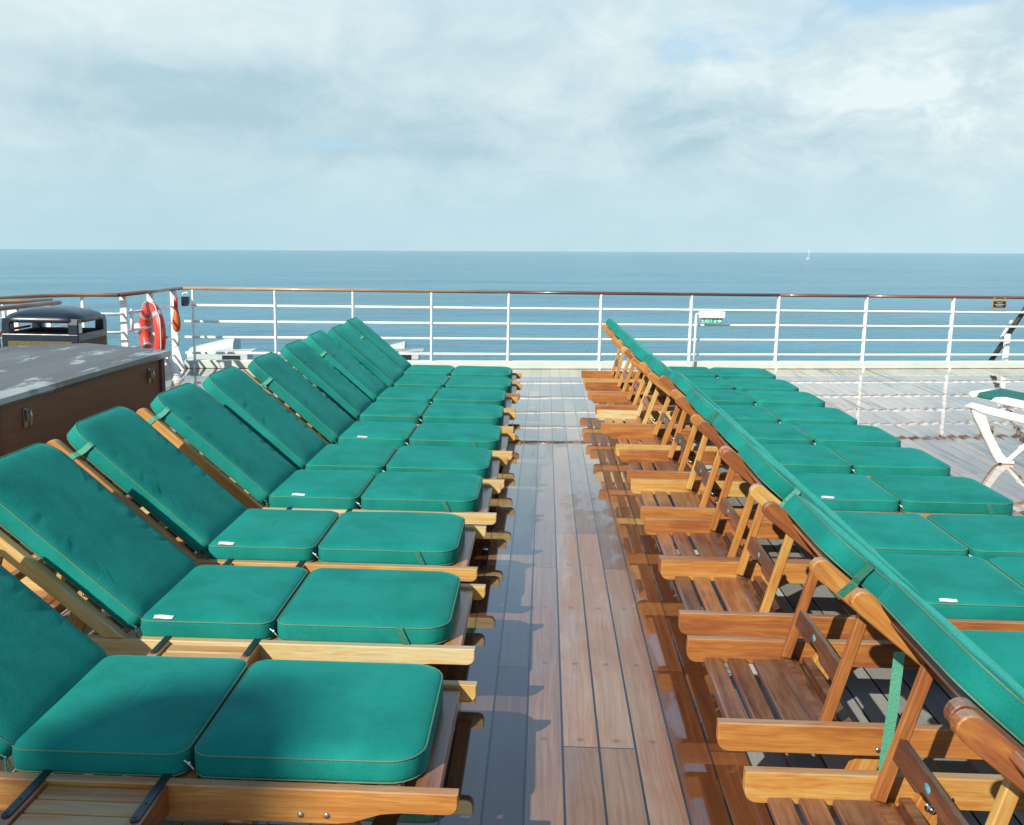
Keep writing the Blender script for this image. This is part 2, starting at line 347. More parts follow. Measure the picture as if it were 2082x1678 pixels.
# ---------------------------------------------------------------- mesh builder
class MB:
    def __init__(s):
        s.v = []; s.f = []; s.g = []; s.t = []; s.sm = []

    def add_bm(s, bm, mx, tone=0.5, goff=None, smooth=False, gmap=None):
        o = len(s.v)
        goff = goff or Vector((random.uniform(0, 40), random.uniform(0, 9), random.uniform(0, 9)))
        bm.verts.index_update()
        for v in bm.verts:
            s.v.append((mx @ v.co)[:]); c = v.co if gmap is None else gmap(v.co)
            s.g.append((c[0] + goff[0], c[1] + goff[1], c[2] + goff[2])); s.t.append(tone)
        for f in bm.faces:
            s.f.append([o + v.index for v in f.verts]); s.sm.append(smooth)
        bm.free(); return s

    def add(s, verts, faces, tone=0.5, smooth=False, grain=None):
        o = len(s.v)
        for i, v in enumerate(verts):
            s.v.append(tuple(v)); s.g.append(tuple(grain[i] if grain else v)); s.t.append(tone)
        for f in faces: s.f.append([o + i for i in f]); s.sm.append(smooth)
        return s

    def box(s, p0, p1, tone=0.5, bev=0.003, mx=None, axis='x', seg=1):
        bm = bmesh.new(); bmesh.ops.create_cube(bm, size=1.0)
        d = [abs(p1[i] - p0[i]) for i in range(3)]; c = [(p1[i] + p0[i]) / 2 for i in range(3)]
        for v in bm.verts: v.co = Vector((v.co.x * d[0] + c[0], v.co.y * d[1] + c[1], v.co.z * d[2] + c[2]))
        if bev: bmesh.ops.bevel(bm, geom=bm.edges[:], offset=min(bev, min(d) * 0.45), segments=seg, profile=0.5, affect='EDGES')
        gm = {'x': None, 'y': lambda c: (c.y, c.x, c.z), 'z': lambda c: (c.z, c.x, c.y)}[axis]
        return s.add_bm(bm, mx or Matrix.Identity(4), tone, gmap=gm)

    def prof(s, pts, y0, y1, tone=0.5, bev=0.003, mx=None, gdir=None):
        """outline in x,z extruded along y"""
        bm = bmesh.new()
        a = [bm.verts.new((p[0], y0, p[1])) for p in pts]; c = [bm.verts.new((p[0], y1, p[1])) for p in pts]
        n = len(pts)
        bm.faces.new(a); bm.faces.new(c[::-1])
        for i in range(n): bm.faces.new((a[i], c[i], c[(i + 1) % n], a[(i + 1) % n]))
        bmesh.ops.recalc_face_normals(bm, faces=bm.faces[:])
        if bev:
            ed = [e for e in bm.edges if abs(e.verts[0].co.y - e.verts[1].co.y) < 1e-6]
            bmesh.ops.bevel(bm, geom=ed, offset=bev, segments=1, profile=0.5, affect='EDGES')
        gm = None
        if gdir is not None:
            ca, sa = math.cos(gdir), math.sin(gdir)
            gm = lambda c: (c.x * ca + c.z * sa, c.y, -c.x * sa + c.z * ca)
        return s.add_bm(bm, mx or Matrix.Identity(4), tone, gmap=gm)

    def tube(s, pts, r, n=8, closed=False, tone=0.5, caps=True, flat=None, smooth=True):
        P = [Vector(p) for p in pts]; m = len(P); V = []; G = []; L = 0.0
        up = None
        go = random.uniform(0, 30)
        for i in range(m):
            a = P[i - 1] if (i or closed) else P[i]; c = P[(i + 1) % m] if (i < m - 1 or closed) else P[i]
            d = (c - a).normalized()
            if up is None:
                up = Vector((0, 0, 1)) if abs(d.z) < 0.9 else Vector((1, 0, 0))
            sd_ = d.cross(up).normalized(); up = sd_.cross(d).normalized()
            rr = r[i] if isinstance(r, (list, tuple)) else r
            fx, fz = flat or (1, 1)
            if i: L += (P[i] - P[i - 1]).length
            for k in range(n):
                an = 2 * math.pi * (k + 0.5) / n
                V.append(P[i] + sd_ * (math.cos(an) * rr * fx) + up * (math.sin(an) * rr * fz))
                G.append((L + go, math.cos(an) * rr, math.sin(an) * rr + go))
        F = []
        for i in range(m if closed else m - 1):
            j = (i + 1) % m
            for k in range(n): F.append((i * n + k, i * n + (k + 1) % n, j * n + (k + 1) % n, j * n + k))
        if caps and not closed: F.append(tuple(range(n))[::-1]); F.append(tuple((m - 1) * n + k for k in range(n)))
        return s.add(V, F, tone, smooth, G)

    def lathe(s, prof, n=24, mx=None, tone=0.5, smooth=True):
        mx = mx or Matrix.Identity(4); V = []; F = []
        for r, z in prof:
            for k in range(n):
                a = 2 * math.pi * k / n; V.append(mx @ Vector((r * math.cos(a), r * math.sin(a), z)))
        for i in range(len(prof) - 1):
            for k in range(n): F.append((i * n + k, i * n + (k + 1) % n, (i + 1) * n + (k + 1) % n, (i + 1) * n + k))
        F.append(tuple(range(n))[::-1]); F.append(tuple((len(prof) - 1) * n + k for k in range(n)))
        return s.add(V, F, tone, smooth)

    def mesh(s, name, material):
        me = bpy.data.meshes.new(name); me.from_pydata(s.v, [], s.f)
        me.polygons.foreach_set('use_smooth', s.sm)
        a = me.attributes.new('grain', 'FLOAT_VECTOR', 'POINT'); a.data.foreach_set('vector', [c for g in s.g for c in g])
        a = me.attributes.new('tone', 'FLOAT', 'POINT'); a.data.foreach_set('value', s.t)
        me.materials.append(material); me.update()
        return me

    def build(s, name, material, parent=None):
        o = bpy.data.objects.new(name, s.mesh(name, material)); COL.objects.link(o)
        if parent: o.parent = parent
        return o


def inst(name, me, parent=None, mx=None):
    o = bpy.data.objects.new(name, me); COL.objects.link(o)
    if parent: o.parent = parent
    if mx is not None: o.matrix_local = mx
    return o


def tag(o, label=None, cat=None, group=None, kind=None):
    if label: o['label'] = label
    if cat: o['category'] = cat
    if group: o['group'] = group
    if kind: o['kind'] = kind
    return o


def thing(name, label, cat, loc=(0, 0, 0), rz=0.0, group=None):
    o = bpy.data.objects.new(name, None); COL.objects.link(o); o.empty_display_size = 0.1
    o.location = loc; o.rotation_euler = (0, 0, rz)
    return tag(o, label, cat, group)


def copy_tree(o, parent=None):
    c = o.copy(); COL.objects.link(c)
    if parent is not None: c.parent = parent
    for ch in list(o.children): copy_tree(ch, c)
    return c


# ---------------------------------------------------------------- setting: sea and deck
SEA_N = Vector((-0.01410, 0.00778, 1.0)).normalized()
mb = MB(); R_ = 60000.0
ring = [(R_ * math.cos(a), R_ * math.sin(a), 0) for a in [2 * math.pi * i / 96 for i in range(96)]]
mb.add(ring, [tuple(range(96))])
sea = mb.build('sea', M['sea']); tag(sea, 'calm blue sea stretching to the horizon', 'sea', kind='structure')
sea.location = (0, 0, -20.0); sea.rotation_euler = SEA_N.to_track_quat('Z', 'Y').to_euler()

RAIL = [(-4.51, 12.45), (-0.47, 13.10), (0.74, 13.31), (1.96, 13.53), (3.17, 13.76), (4.42, 13.99), (5.70, 14.25), (7.0, 14.51), (8.3, 14.77), (9.6, 15.03)]
dk = [(p[0], p[1] + 0.12, 0) for p in RAIL] + [(9.6, -15, 0), (-13, -15, 0), (-13, 1.5, 0), (-6.3, 2.5, 0), (-6.3, 9.9, 0), (-5.4, 10.7, 0), (-4.64, 10.85, 0)]
mb = MB(); mb.add(dk, [tuple(range(len(dk)))[::-1]])
deck = mb.build('deck', M['deck']); tag(deck, 'rain wet teak deck of long planks with dark seams', 'deck', kind='structure')


# ---------------------------------------------------------------- railing
def along(line, d):
    for i in range(len(line) - 1):
        a, c = Vector(line[i]), Vector(line[i + 1]); L = (c - a).length
        if d <= L or i == len(line) - 2: return a + (c - a) * (d / L), (c - a).normalized()
        d -= L


def wall_strip(line, h, th, z0=0.0, mb=None):
    """low wall following a plan line, its face on the line"""
    mb = mb or MB()
    for i in range(len(line) - 1):
        a, c = Vector((*line[i], 0)), Vector((*line[i + 1], 0)); d = (c - a); L = d.length; ang = math.atan2(d.y, d.x)
        mb.box((0, 0, z0), (L, th, z0 + h), bev=0.006, mx=Matrix.Translation(a) @ Matrix.Rotation(ang, 4, 'Z'))
    return mb


rl = thing('stern_railing', 'long white stern railing with four bars and a varnished wooden handrail', 'railing', (-4.51, 12.45, 0))
OFF = Matrix.Translation((4.51, -12.45, 0))


def shifted(o, base):
    o.matrix_local = Matrix.Translation((-base[0], -base[1], -base[2])); return o


RB = (-4.51, 12.45, 0)
shifted(wall_strip(RAIL, 0.10, 0.12).build('coaming', M['offwhite'], rl), RB)
for zb in (0.19, 0.39, 0.588, 0.79):
    mb = MB(); mb.tube([(p[0], p[1] + 0.05, zb) for p in RAIL], 0.0155, 10)
    shifted(mb.build('rail_bar', M['white'], rl), RB)
segs = [(0, 1, 0.95), (1, 4, 0.25), (4, 5, 0.35), (5, 9, 0.22)]
for a, c, tn in segs:
    mb = MB(); mb.tube([(RAIL[i][0], RAIL[i][1] + 0.05, 1.0) for i in range(a, c + 1)], 0.026, 12, tone=tn, flat=(1.5, 0.85))
    shifted(mb.build('handrail', M['rail_teak'], rl), RB)


def stanchion(p, d, wide=0.065, th=0.022):
    ang = math.atan2(d[1], d[0])
    mx = Matrix.Translation((p[0], p[1] + 0.05, 0)) @ Matrix.Rotation(ang, 4, 'Z')
    mb = MB(); mb.box((-th / 2, -wide / 2, 0.09), (th / 2, wide / 2, 0.985), bev=0.003, mx=mx)
    mb.prof([(-0.075, 0.0), (-0.045, 0.0), (0.03, 0.15), (0.0, 0.15)], -0.012, 0.012, bev=0.002, mx=mx @ Matrix.Rotation(math.pi / 2, 4, 'Z'))
    return mb


posts = [(-4.40, 12.468), (-3.41, 12.627), (-2.45, 12.781), (-1.46, 12.941)] + RAIL[1:]
for i, p in enumerate(posts):
    d = (0.987, 0.16) if i < 4 else (0.982, 0.19)
    shifted(stanchion(p, d).build('stanchion', M['white'], rl), RB)
mb = MB(); mb.tube([(2.02, 13.50, 0.0), (2.02, 13.50, 0.72)], 0.014, 10); mb.tube([(2.02, 13.50, 0.72), (2.02, 13.50, 0.74), (2.10, 13.50, 0.76)], 0.012, 8)
shifted(mb.build('conduit', M['white'], rl), RB)

# side railing to port: wide flat posts, bars, then the curved bay
SIDE = [(-4.51, 12.45), (-4.62, 10.82), (-4.86, 10.80), (-5.10, 10.66), (-5.28, 10.40), (-5.40, 10.05), (-5.46, 9.6), (-5.50, 9.0), (-5.52, 8.0)]
sr = thing('port_railing', 'white side railing with wide flat posts bending outwards left of the lifebuoy', 'railing', (-4.6, 10.8, 0))
SB = (-4.6, 10.8, 0)
shifted(wall_strip([(-4.64, 10.84), (-4.53, 12.40)], 0.10, 0.10).build('coaming', M['offwhite'], sr), SB)
for zb in (0.19, 0.39, 0.588, 0.79):
    mb = MB(); mb.tube([(p[0] - 0.02, p[1], zb) for p in [(-4.53, 12.40)] + SIDE[1:]], 0.0155, 10)
    shifted(mb.build('rail_bar', M['white'], sr), SB)
mb = MB(); mb.tube([(-4.545, 12.52, 0.998), (-4.62, 10.84, 0.998)], 0.026, 12, tone=0.45, flat=(1.5, 0.85)); shifted(mb.build('handrail', M['rail_teak'], sr), SB)
mb = MB(); mb.tube([(p[0], p[1], 0.998) for p in SIDE[1:]], 0.027, 12, tone=0.7, flat=(1.6, 0.85)); shifted(mb.build('handrail', M['rail_teak'], sr), SB)
for p, w in (((-4.61, 10.95), 0.075), ((-4.575, 11.62), 0.075), ((-4.535, 12.25), 0.085)):
    mb = MB(); mb.box((p[0] - 0.05, p[1] - 0.012, 0), (p[0] - 0.05 + w, p[1] + 0.012, 0.985), bev=0.004)
    mb.prof([(0.02, 0), (0.11, 0), (0.03, 0.28), (0.02, 0.28)], -0.01, 0.01, mx=Matrix.Translation((p[0], p[1], 0)))
    shifted(mb.build('stanchion', M['white'], sr), SB)
for p in ((-4.98, 10.74), (-5.42, 9.95), (-5.50, 9.0)):
    mb = MB(); mb.box((p[0] - 0.015, p[1] - 0.015, 0), (p[0] + 0.015, p[1] + 0.015, 0.985), bev=0.003)
    shifted(mb.build('stanchion', M['white'], sr), SB)

# inner gangway rail beside the bin
ir = thing('gangway_rail', 'short weathered wooden rail on white posts behind the litter bin', 'railing', (-4.62, 9.4, 0))
IB = (-4.62, 9.4, 0)
mb = MB(); mb.tube([(-4.60, 9.42, 1.0), (-4.64, 8.9, 1.0), (-4.70, 7.6, 1.0), (-4.76, 6.6, 1.0)], 0.026, 12, tone=0.55, flat=(1.4, 0.9)); shifted(mb.build('handrail', M['rail_teak'], ir), IB)
mb = MB(); mb.tube([(-4.72, 9.55, 1.005), (-5.0, 9.35, 1.005), (-5.2, 9.0, 1.005), (-5.26, 8.5, 1.005)], 0.026, 12, tone=0.75, flat=(1.4, 0.9)); shifted(mb.build('handrail', M['rail_teak'], ir), IB)
for p, w in (((-4.70, 8.78), 0.05), ((-4.74, 9.5), 0.022)):
    mb = MB(); mb.box((p[0] - w, p[1] - 0.012, 0), (p[0] + w, p[1] + 0.012, 0.985), bev=0.003); shifted(mb.build('stanchion', M['white'], ir), IB)
mb = MB(); mb.tube([(-4.66, 8.9, 0.72), (-4.80, 9.5, 0.72), (-4.9, 10.2, 0.72)], 0.014, 8); shifted(mb.build('rail_bar', M['white'], ir), IB)


# ---------------------------------------------------------------- sun lounger
LEN, WID = 2.045, 0.655
HING = (0.875, 0.293)
ZS = 0.290


def arc(cx, cz, r, a0, a1, n=5):
    return [(cx + r * math.cos(rad(a0 + (a1 - a0) * i / n)), cz + r * math.sin(rad(a0 + (a1 - a0) * i / n))) for i in range(n + 1)]


def rail_outline():
    p = [(0.0, 0.30)] + arc(0.032, 0.245, 0.032, 180, 270)
    p += [(0.060, 0.213), (1.70, 0.208), (1.745, 0.2085)]
    p += [(1.785, 0.214), (1.82, 0.226), (1.855, 0.238), (1.90, 0.243)]
    p += arc(2.02, 0.268, 0.025, 270, 360) + [(LEN, 0.30)]
    return p


def lounger(root_label, group, loc, rz, ang, tone, tray, tray_out=0.15, seed=0, blen=0.845):
    rnd = random.Random(seed)
    st = random.getstate(); random.seed(seed)
    root = thing('sun_lounger', root_label, 'sun lounger', loc, rz, group)
    T = lambda c, s=0.06: min(0.97, max(0.03, c + tone + rnd.uniform(-s, s)))
    for y0 in (0.0, WID - 0.034):
        mb = MB(); mb.prof(rail_outline(), y0, y0 + 0.034, T(0.60, 0.13)); mb_o = mb.build('side_rail', M['teak'], root)
        for sx in (0.455, 0.520, 1.655, 1.72):
            sc = MB(); yy = -0.0005 if y0 == 0 else WID + 0.0005
            sc.lathe([(0.008, 0), (0.008, 0.001), (0.006, 0.003)], 12, Matrix.Translation((sx, yy, 0.232)) @ Matrix.Rotation(rad(90 if y0 == 0 else -90), 4, 'X'))
            sc.build('screw', M['steel'], mb_o)
    # low shelf of cross boards at the head end
    mb = MB()
    for a, c in ((0.058, 0.120), (0.138, 0.204), (0.226, 0.330)):
        mb.box((a, 0.034, 0.211), (c, WID - 0.034, 0.234), T(0.32, 0.22), 0.004, axis='y')
    mb.build('head_shelf', M['teak_wet'], root)
    mb = MB(); mb.prof([(0.322, 0.222), (0.392, 0.222), (0.372, 0.240), (0.345, 0.254), (0.322, 0.254)], 0.034, WID - 0.034, T(0.36), 0.002)
    mb.prof([(0.395, 0.205), (0.425, 0.205), (0.425, 0.245), (0.395, 0.245)], 0.034, WID - 0.034, T(0.25), 0.002)
    mb.build('ratchet_bar', M['teak_wet'], root)
    # seat boards
    mb = MB(); u = 0.905
    while u < 1.90:
        mb.box((u, 0.0345, 0.266), (u + 0.062, WID - 0.0345, ZS), T(0.30, 0.12), 0.003, axis='y'); u += 0.1035
    mb.build('seat_slats', M['teak_wet'], root)
    mb = MB(); mb.box((1.932, 0.0345, 0.262), (1.998, WID - 0.0345, 0.288), T(0.34), 0.004, axis='y'); mb.build('foot_board', M['teak_wet'], root)
    # legs, raked, bolted inside the rails
    for y0 in (0.036, WID - 0.066):
        for sgn, ux in ((-1, 0.455), (1, 1.69)):
            p = [(ux - 0.012, 0.275), (ux + 0.065, 0.265), (ux + 0.065 + sgn * 0.115, 0.0), (ux - 0.012 + sgn * 0.115, 0.0)]
            mb = MB(); mb.prof(p, y0, y0 + 0.030, T(0.56, 0.1), 0.003, gdir=rad(70 * -sgn))
            lg = mb.build('leg', M['teak'], root)
            nb = MB(); inward = 1 if y0 < 0.3 else -1
            mx = Matrix.Translation((ux + 0.012 + 0.004 * sgn, y0 + (0.030 if inward > 0 else 0.0), 0.238)) @ Matrix.Rotation(rad(-90 * inward), 4, 'X')
            nb.lathe([(0.0145, 0), (0.0145, 0.002), (0.0105, 0.002), (0.0105, 0.010), (0.008, 0.017), (0.002, 0.021)], 14, mx)
            nb.build('bolt', M['chrome'], lg)
    # backrest
    BA = Matrix.Translation((HING[0], 0, HING[1])) @ Matrix.Rotation(math.pi + rad(ang), 4, 'Y')
    # local: x up the back, z = pointing down through the back (after the turn z is the underside)
    L = blen
    sa_, ca_ = math.sin(rad(ang)), math.cos(rad(ang))
    s0 = (0.3015 - HING[1]) / sa_; s1 = (0.3015 - HING[1] + 0.048 * ca_) / sa_
    for y0 in (0.001, WID - 0.035):
        o = [(s0, 0.0), (L - 0.030, 0.0)] + arc(L - 0.030, 0.030, 0.030, -90, 60, 7) + [(L - 0.04, 0.058), (L - 0.16, 0.056), (0.30, 0.050), (s1, 0.048)]
        mb = MB(); mb.prof(o, y0, y0 + 0.034, T(0.52, 0.15), 0.003, mx=BA); mb.build('backrest_stile', M['teak'], root)
    mb = MB(); u = 0.045
    while u < L - 0.08:
        mb.box((u, 0.0355, 0.004), (u + 0.055, WID - 0.0355, 0.024), T(0.42, 0.15), 0.003, mx=BA, axis='y'); u += 0.098
    mb.build('backrest_slats', M['teak'], root)
    # prop frame: two struts and a cross board
    foot = Vector((0.338, 0, 0.262)); s_ = 0.52 if ang < 39 else 0.55
    top = Vector((HING[0] - math.cos(rad(ang)) * s_, 0, HING[1] + math.sin(rad(ang)) * s_)) + Vector((-math.sin(rad(ang)), 0, -math.cos(rad(ang)))) * 0.030
    d = (top - foot); Ls = d.length; sa = math.atan2(d.z, d.x)
    for y0 in (0.073, WID - 0.073 - 0.026):
        mx = Matrix.Translation(foot) @ Matrix.Rotation(-sa, 4, 'Y')
        mb = MB(); mb.box((0, y0, -0.002), (Ls, y0 + 0.026, 0.030), T(0.62, 0.10), 0.003, mx=mx); mb.build('prop_strut', M['teak'], root)
    mx = Matrix.Translation(foot) @ Matrix.Rotation(-sa, 4, 'Y')
    yc = WID / 2
    out = [(0.112, 0.0995), (0.170, 0.0995), (0.170, WID - 0.0995), (0.112, WID - 0.0995), (0.112, yc + 0.075), (0.119, yc + 0.055), (0.131, yc + 0.045), (0.131, yc - 0.045), (0.119, yc - 0.055), (0.112, yc - 0.075)]
    bm = bmesh.new(); a = [bm.verts.new((p[0] + 0.008, p[1], 0.004)) for p in out]; c = [bm.verts.new((p[0] + 0.008, p[1], 0.024)) for p in out]
    n = len(out); bm.faces.new(a); bm.faces.new(c[::-1])
    for i in range(n): bm.faces.new((a[i], c[i], c[(i + 1) % n], a[(i + 1) % n]))
    bmesh.ops.recalc_face_normals(bm, faces=bm.faces[:])
    mb = MB(); mb.add_bm(bm, mx, T(0.20, 0.05), gmap=lambda c: (c.y, c.x, c.z)); pb = mb.build('prop_board', M['teak'], root)
    mb = MB(); mb.lathe([(0.019, 0), (0.019, 0.0008)], 18, mx @ Matrix.Translation((0.156, yc + 0.03, 0.0243)) @ Matrix.Diagonal((0.55, 1.0, 1, 1)))
    mb.build('maker_sticker', M['sticker'], pb)
    # swing-out side table
    if tray:
        x0, x1 = 0.985, 1.325; w = tray_out
        mb = MB(); y = -0.004
        k = max(1, int(w / 0.062))
        for i in range(k): mb.box((x0 + 0.036, -0.004 - (i + 1) * 0.062 + 0.005, 0.262), (x1 - 0.036, -0.004 - i * 0.062, 0.289), T(0.66, 0.12), 0.004)
        mb.build('side_tray', M['teak'], root)
        for xa in (x0, x1 - 0.036):
            mb = MB(); mb.box((xa, -w - 0.01, 0.222), (xa + 0.036, -0.003, 0.2995), T(0.36), 0.003, axis='y'); br = mb.build('tray_bearer', M['teak_wet'], root)
            mb = MB(); mb.box((xa + 0.007, -w + 0.030, 0.3002), (xa + 0.029, 0.050, 0.3042), 0.5, 0.0012)
            mb.lathe([(0.011, 0), (0.011, 0.003), (0.010, 0.004)], 16, Matrix.Translation((xa + 0.018, -w + 0.030, 0.3003)))
            for q in (0.0, 0.06): mb.lathe([(0.0035, 0), (0.002, 0.0018)], 8, Matrix.Translation((xa + 0.018, -w + 0.035 + q, 0.3042)))
            mb.build('metal_strap', M['blackmetal'], br)
    random.setstate(st)
    return root


# ---------------------------------------------------------------- cushion
def rrect(x0, x1, y0, y1, ra, rb, n=7):
    """rounded outline, corner radius ra at the x0 end, rb at the x1 end; long sides subdivided"""
    P = []
    for cx, cy, r, a0 in ((x1 - rb, y1 - rb, rb, 0), (x0 + ra, y1 - ra, ra, 90), (x0 + ra, y0 + ra, ra, 180), (x1 - rb, y0 + rb, rb, 270)):
        for i in range(n + 1):
            a = rad(a0 + 90 * i / n); P.append(Vector((cx + r * math.cos(a), cy + r * math.sin(a))))
    # resample evenly
    tot = 0; seg = []
    for i in range(len(P)):
        l = (P[(i + 1) % len(P)] - P[i]).length; seg.append(l); tot += l
    N = 176; out = []; i = 0; acc = 0.0
    for k in range(N):
        tgt = tot * k / N
        while acc + seg[i] < tgt: acc += seg[i]; i += 1
        out.append(P[i].lerp(P[(i + 1) % len(P)], (tgt - acc) / max(seg[i], 1e-9)))
    return out


def pad_mesh(name, x0, x1, y0, y1, ra, rb, th, puff, pinches=0, seed=0):
    rg = random.Random(seed)
    levels = [(0.030, 0.001), (0.006, 0.004), (0.0, 0.010), (-0.001, 0.22 * th), (-0.0016, 0.5 * th), (-0.001, 0.78 * th), (0.0, th - 0.005), (0.0025, th - 0.001),
              (0.010, th + puff * 0.22), (0.022, th + puff * 0.50), (0.040, th + puff * 0.75), (0.062, th + puff * 0.90), (0.090, th + puff * 0.97), (0.125, th + puff), (0.165, th + puff), (0.21, th + puff * 0.98), (0.25, th + puff * 0.95)]
    mb = MB(); V = []; F = []; n = 176
    base = rrect(x0, x1, y0, y1, ra, rb)
    dents = []
    if pinches:
        for side in (0, 1):
            for k in range(pinches):
                dents.append((x0 + (x1 - x0) * (0.22 + 0.62 * (k + rg.uniform(-0.25, 0.25)) / pinches), side, rg.uniform(0.0015, 0.0045), rg.uniform(0.006, 0.013), rg.uniform(-0.5, 0.5)))
    cx, cy = (x0 + x1) / 2, (y0 + y1) / 2
    for ins, zz in levels:
        lim = min((x1 - x0), (y1 - y0)) / 2 - 0.004
        ii = min(ins, lim)
        ring = rrect(x0 + ii, x1 - ii, y0 + ii, y1 - ii, max(ra - ii * 0.8, 0.012), max(rb - ii * 0.8, 0.012))
        for p in ring:
            z = zz
            if zz >= th:
                for dx_, side, am, wd, sk in dents:
                    ed = (p.y - y0) if side == 0 else (y1 - p.y)
                    if 0.012 < ed < 0.13:
                        q = (p.x - dx_ - sk * (ed - 0.06)) / wd
                        z -= am * math.exp(-q * q) * math.exp(-((ed - 0.055) / 0.026) ** 2)
                        q2 = (p.x - dx_ - wd * 1.8 - sk * (ed - 0.06)) / wd
                        z += am * 0.6 * math.exp(-q2 * q2) * math.exp(-((ed - 0.055) / 0.03) ** 2)
                z += 0.0022 * math.sin(p.x * 9 + seed) * math.sin(p.y * 11 + seed * 2) * min(1, ii / 0.05)
            V.append((p.x, p.y, z))
    m = len(levels)
    for i in range(m - 1):
        for k in range(n): F.append((i * n + k, i * n + (k + 1) % n, (i + 1) * n + (k + 1) % n, (i + 1) * n + k))
    F.append(tuple(range(n))[::-1])
    # close the middle with strips between the two long sides
    V.append((cx, cy, th + puff * 0.93)); c0 = len(V) - 1
    for k in range(n): F.append(((m - 1) * n + k, (m - 1) * n + (k + 1) % n, c0))
    mb.add(V, F, 0.5, True)
    me = mb.mesh(name, M['canvas'])
    pm = MB()
    for zz in (th - 0.002, 0.006):
        pm.tube([(p.x, p.y, zz) for p in base][::2], 0.0026, 6, closed=True)
    return me, pm.mesh('piping', M['piping'])


TH = 0.066
Y0, Y1 = 0.030, 0.618
PADS = []
for s in range(3):
    PADS.append(dict(
        foot=pad_mesh('foot_pad', 1.361, 1.948, Y0, Y1, 0.045, 0.090, TH, 0.021, 0, s),
        seat=pad_mesh('seat_pad', 0.891, 1.347, Y0, Y1, 0.045, 0.045, TH, 0.021, 0, s + 5),
        short=pad_mesh('back_pad', 0.012, 0.778, Y0 + 0.010, Y1 + 0.001, 0.035, 0.090, TH, 0.013, 6, s + 29),
        back=pad_mesh('back_pad', 0.012, 0.832, Y0 + 0.013, Y1 + 0.001, 0.035, 0.090, TH, 0.013, 7, s + 9)))


def strap_mesh(w, pts):
    """flat webbing through points, width along x"""
    V = []; F = []
    for i, p in enumerate(pts):
        V += [(p[0] - w / 2, p[1], p[2]), (p[0] + w / 2, p[1], p[2])]
    for i in range(len(pts) - 1): F.append((2 * i, 2 * i + 1, 2 * i + 3, 2 * i + 2))
    mb = MB(); mb.add(V, F, 0.5, False)
    bm = bmesh.new(); bm.from_mesh(mb.mesh('tmp', M['webbing'])); bmesh.ops.solidify(bm, geom=bm.faces[:], thickness=0.0022)
    out = MB(); out.add_bm(bm, Matrix.Identity(4)); return out


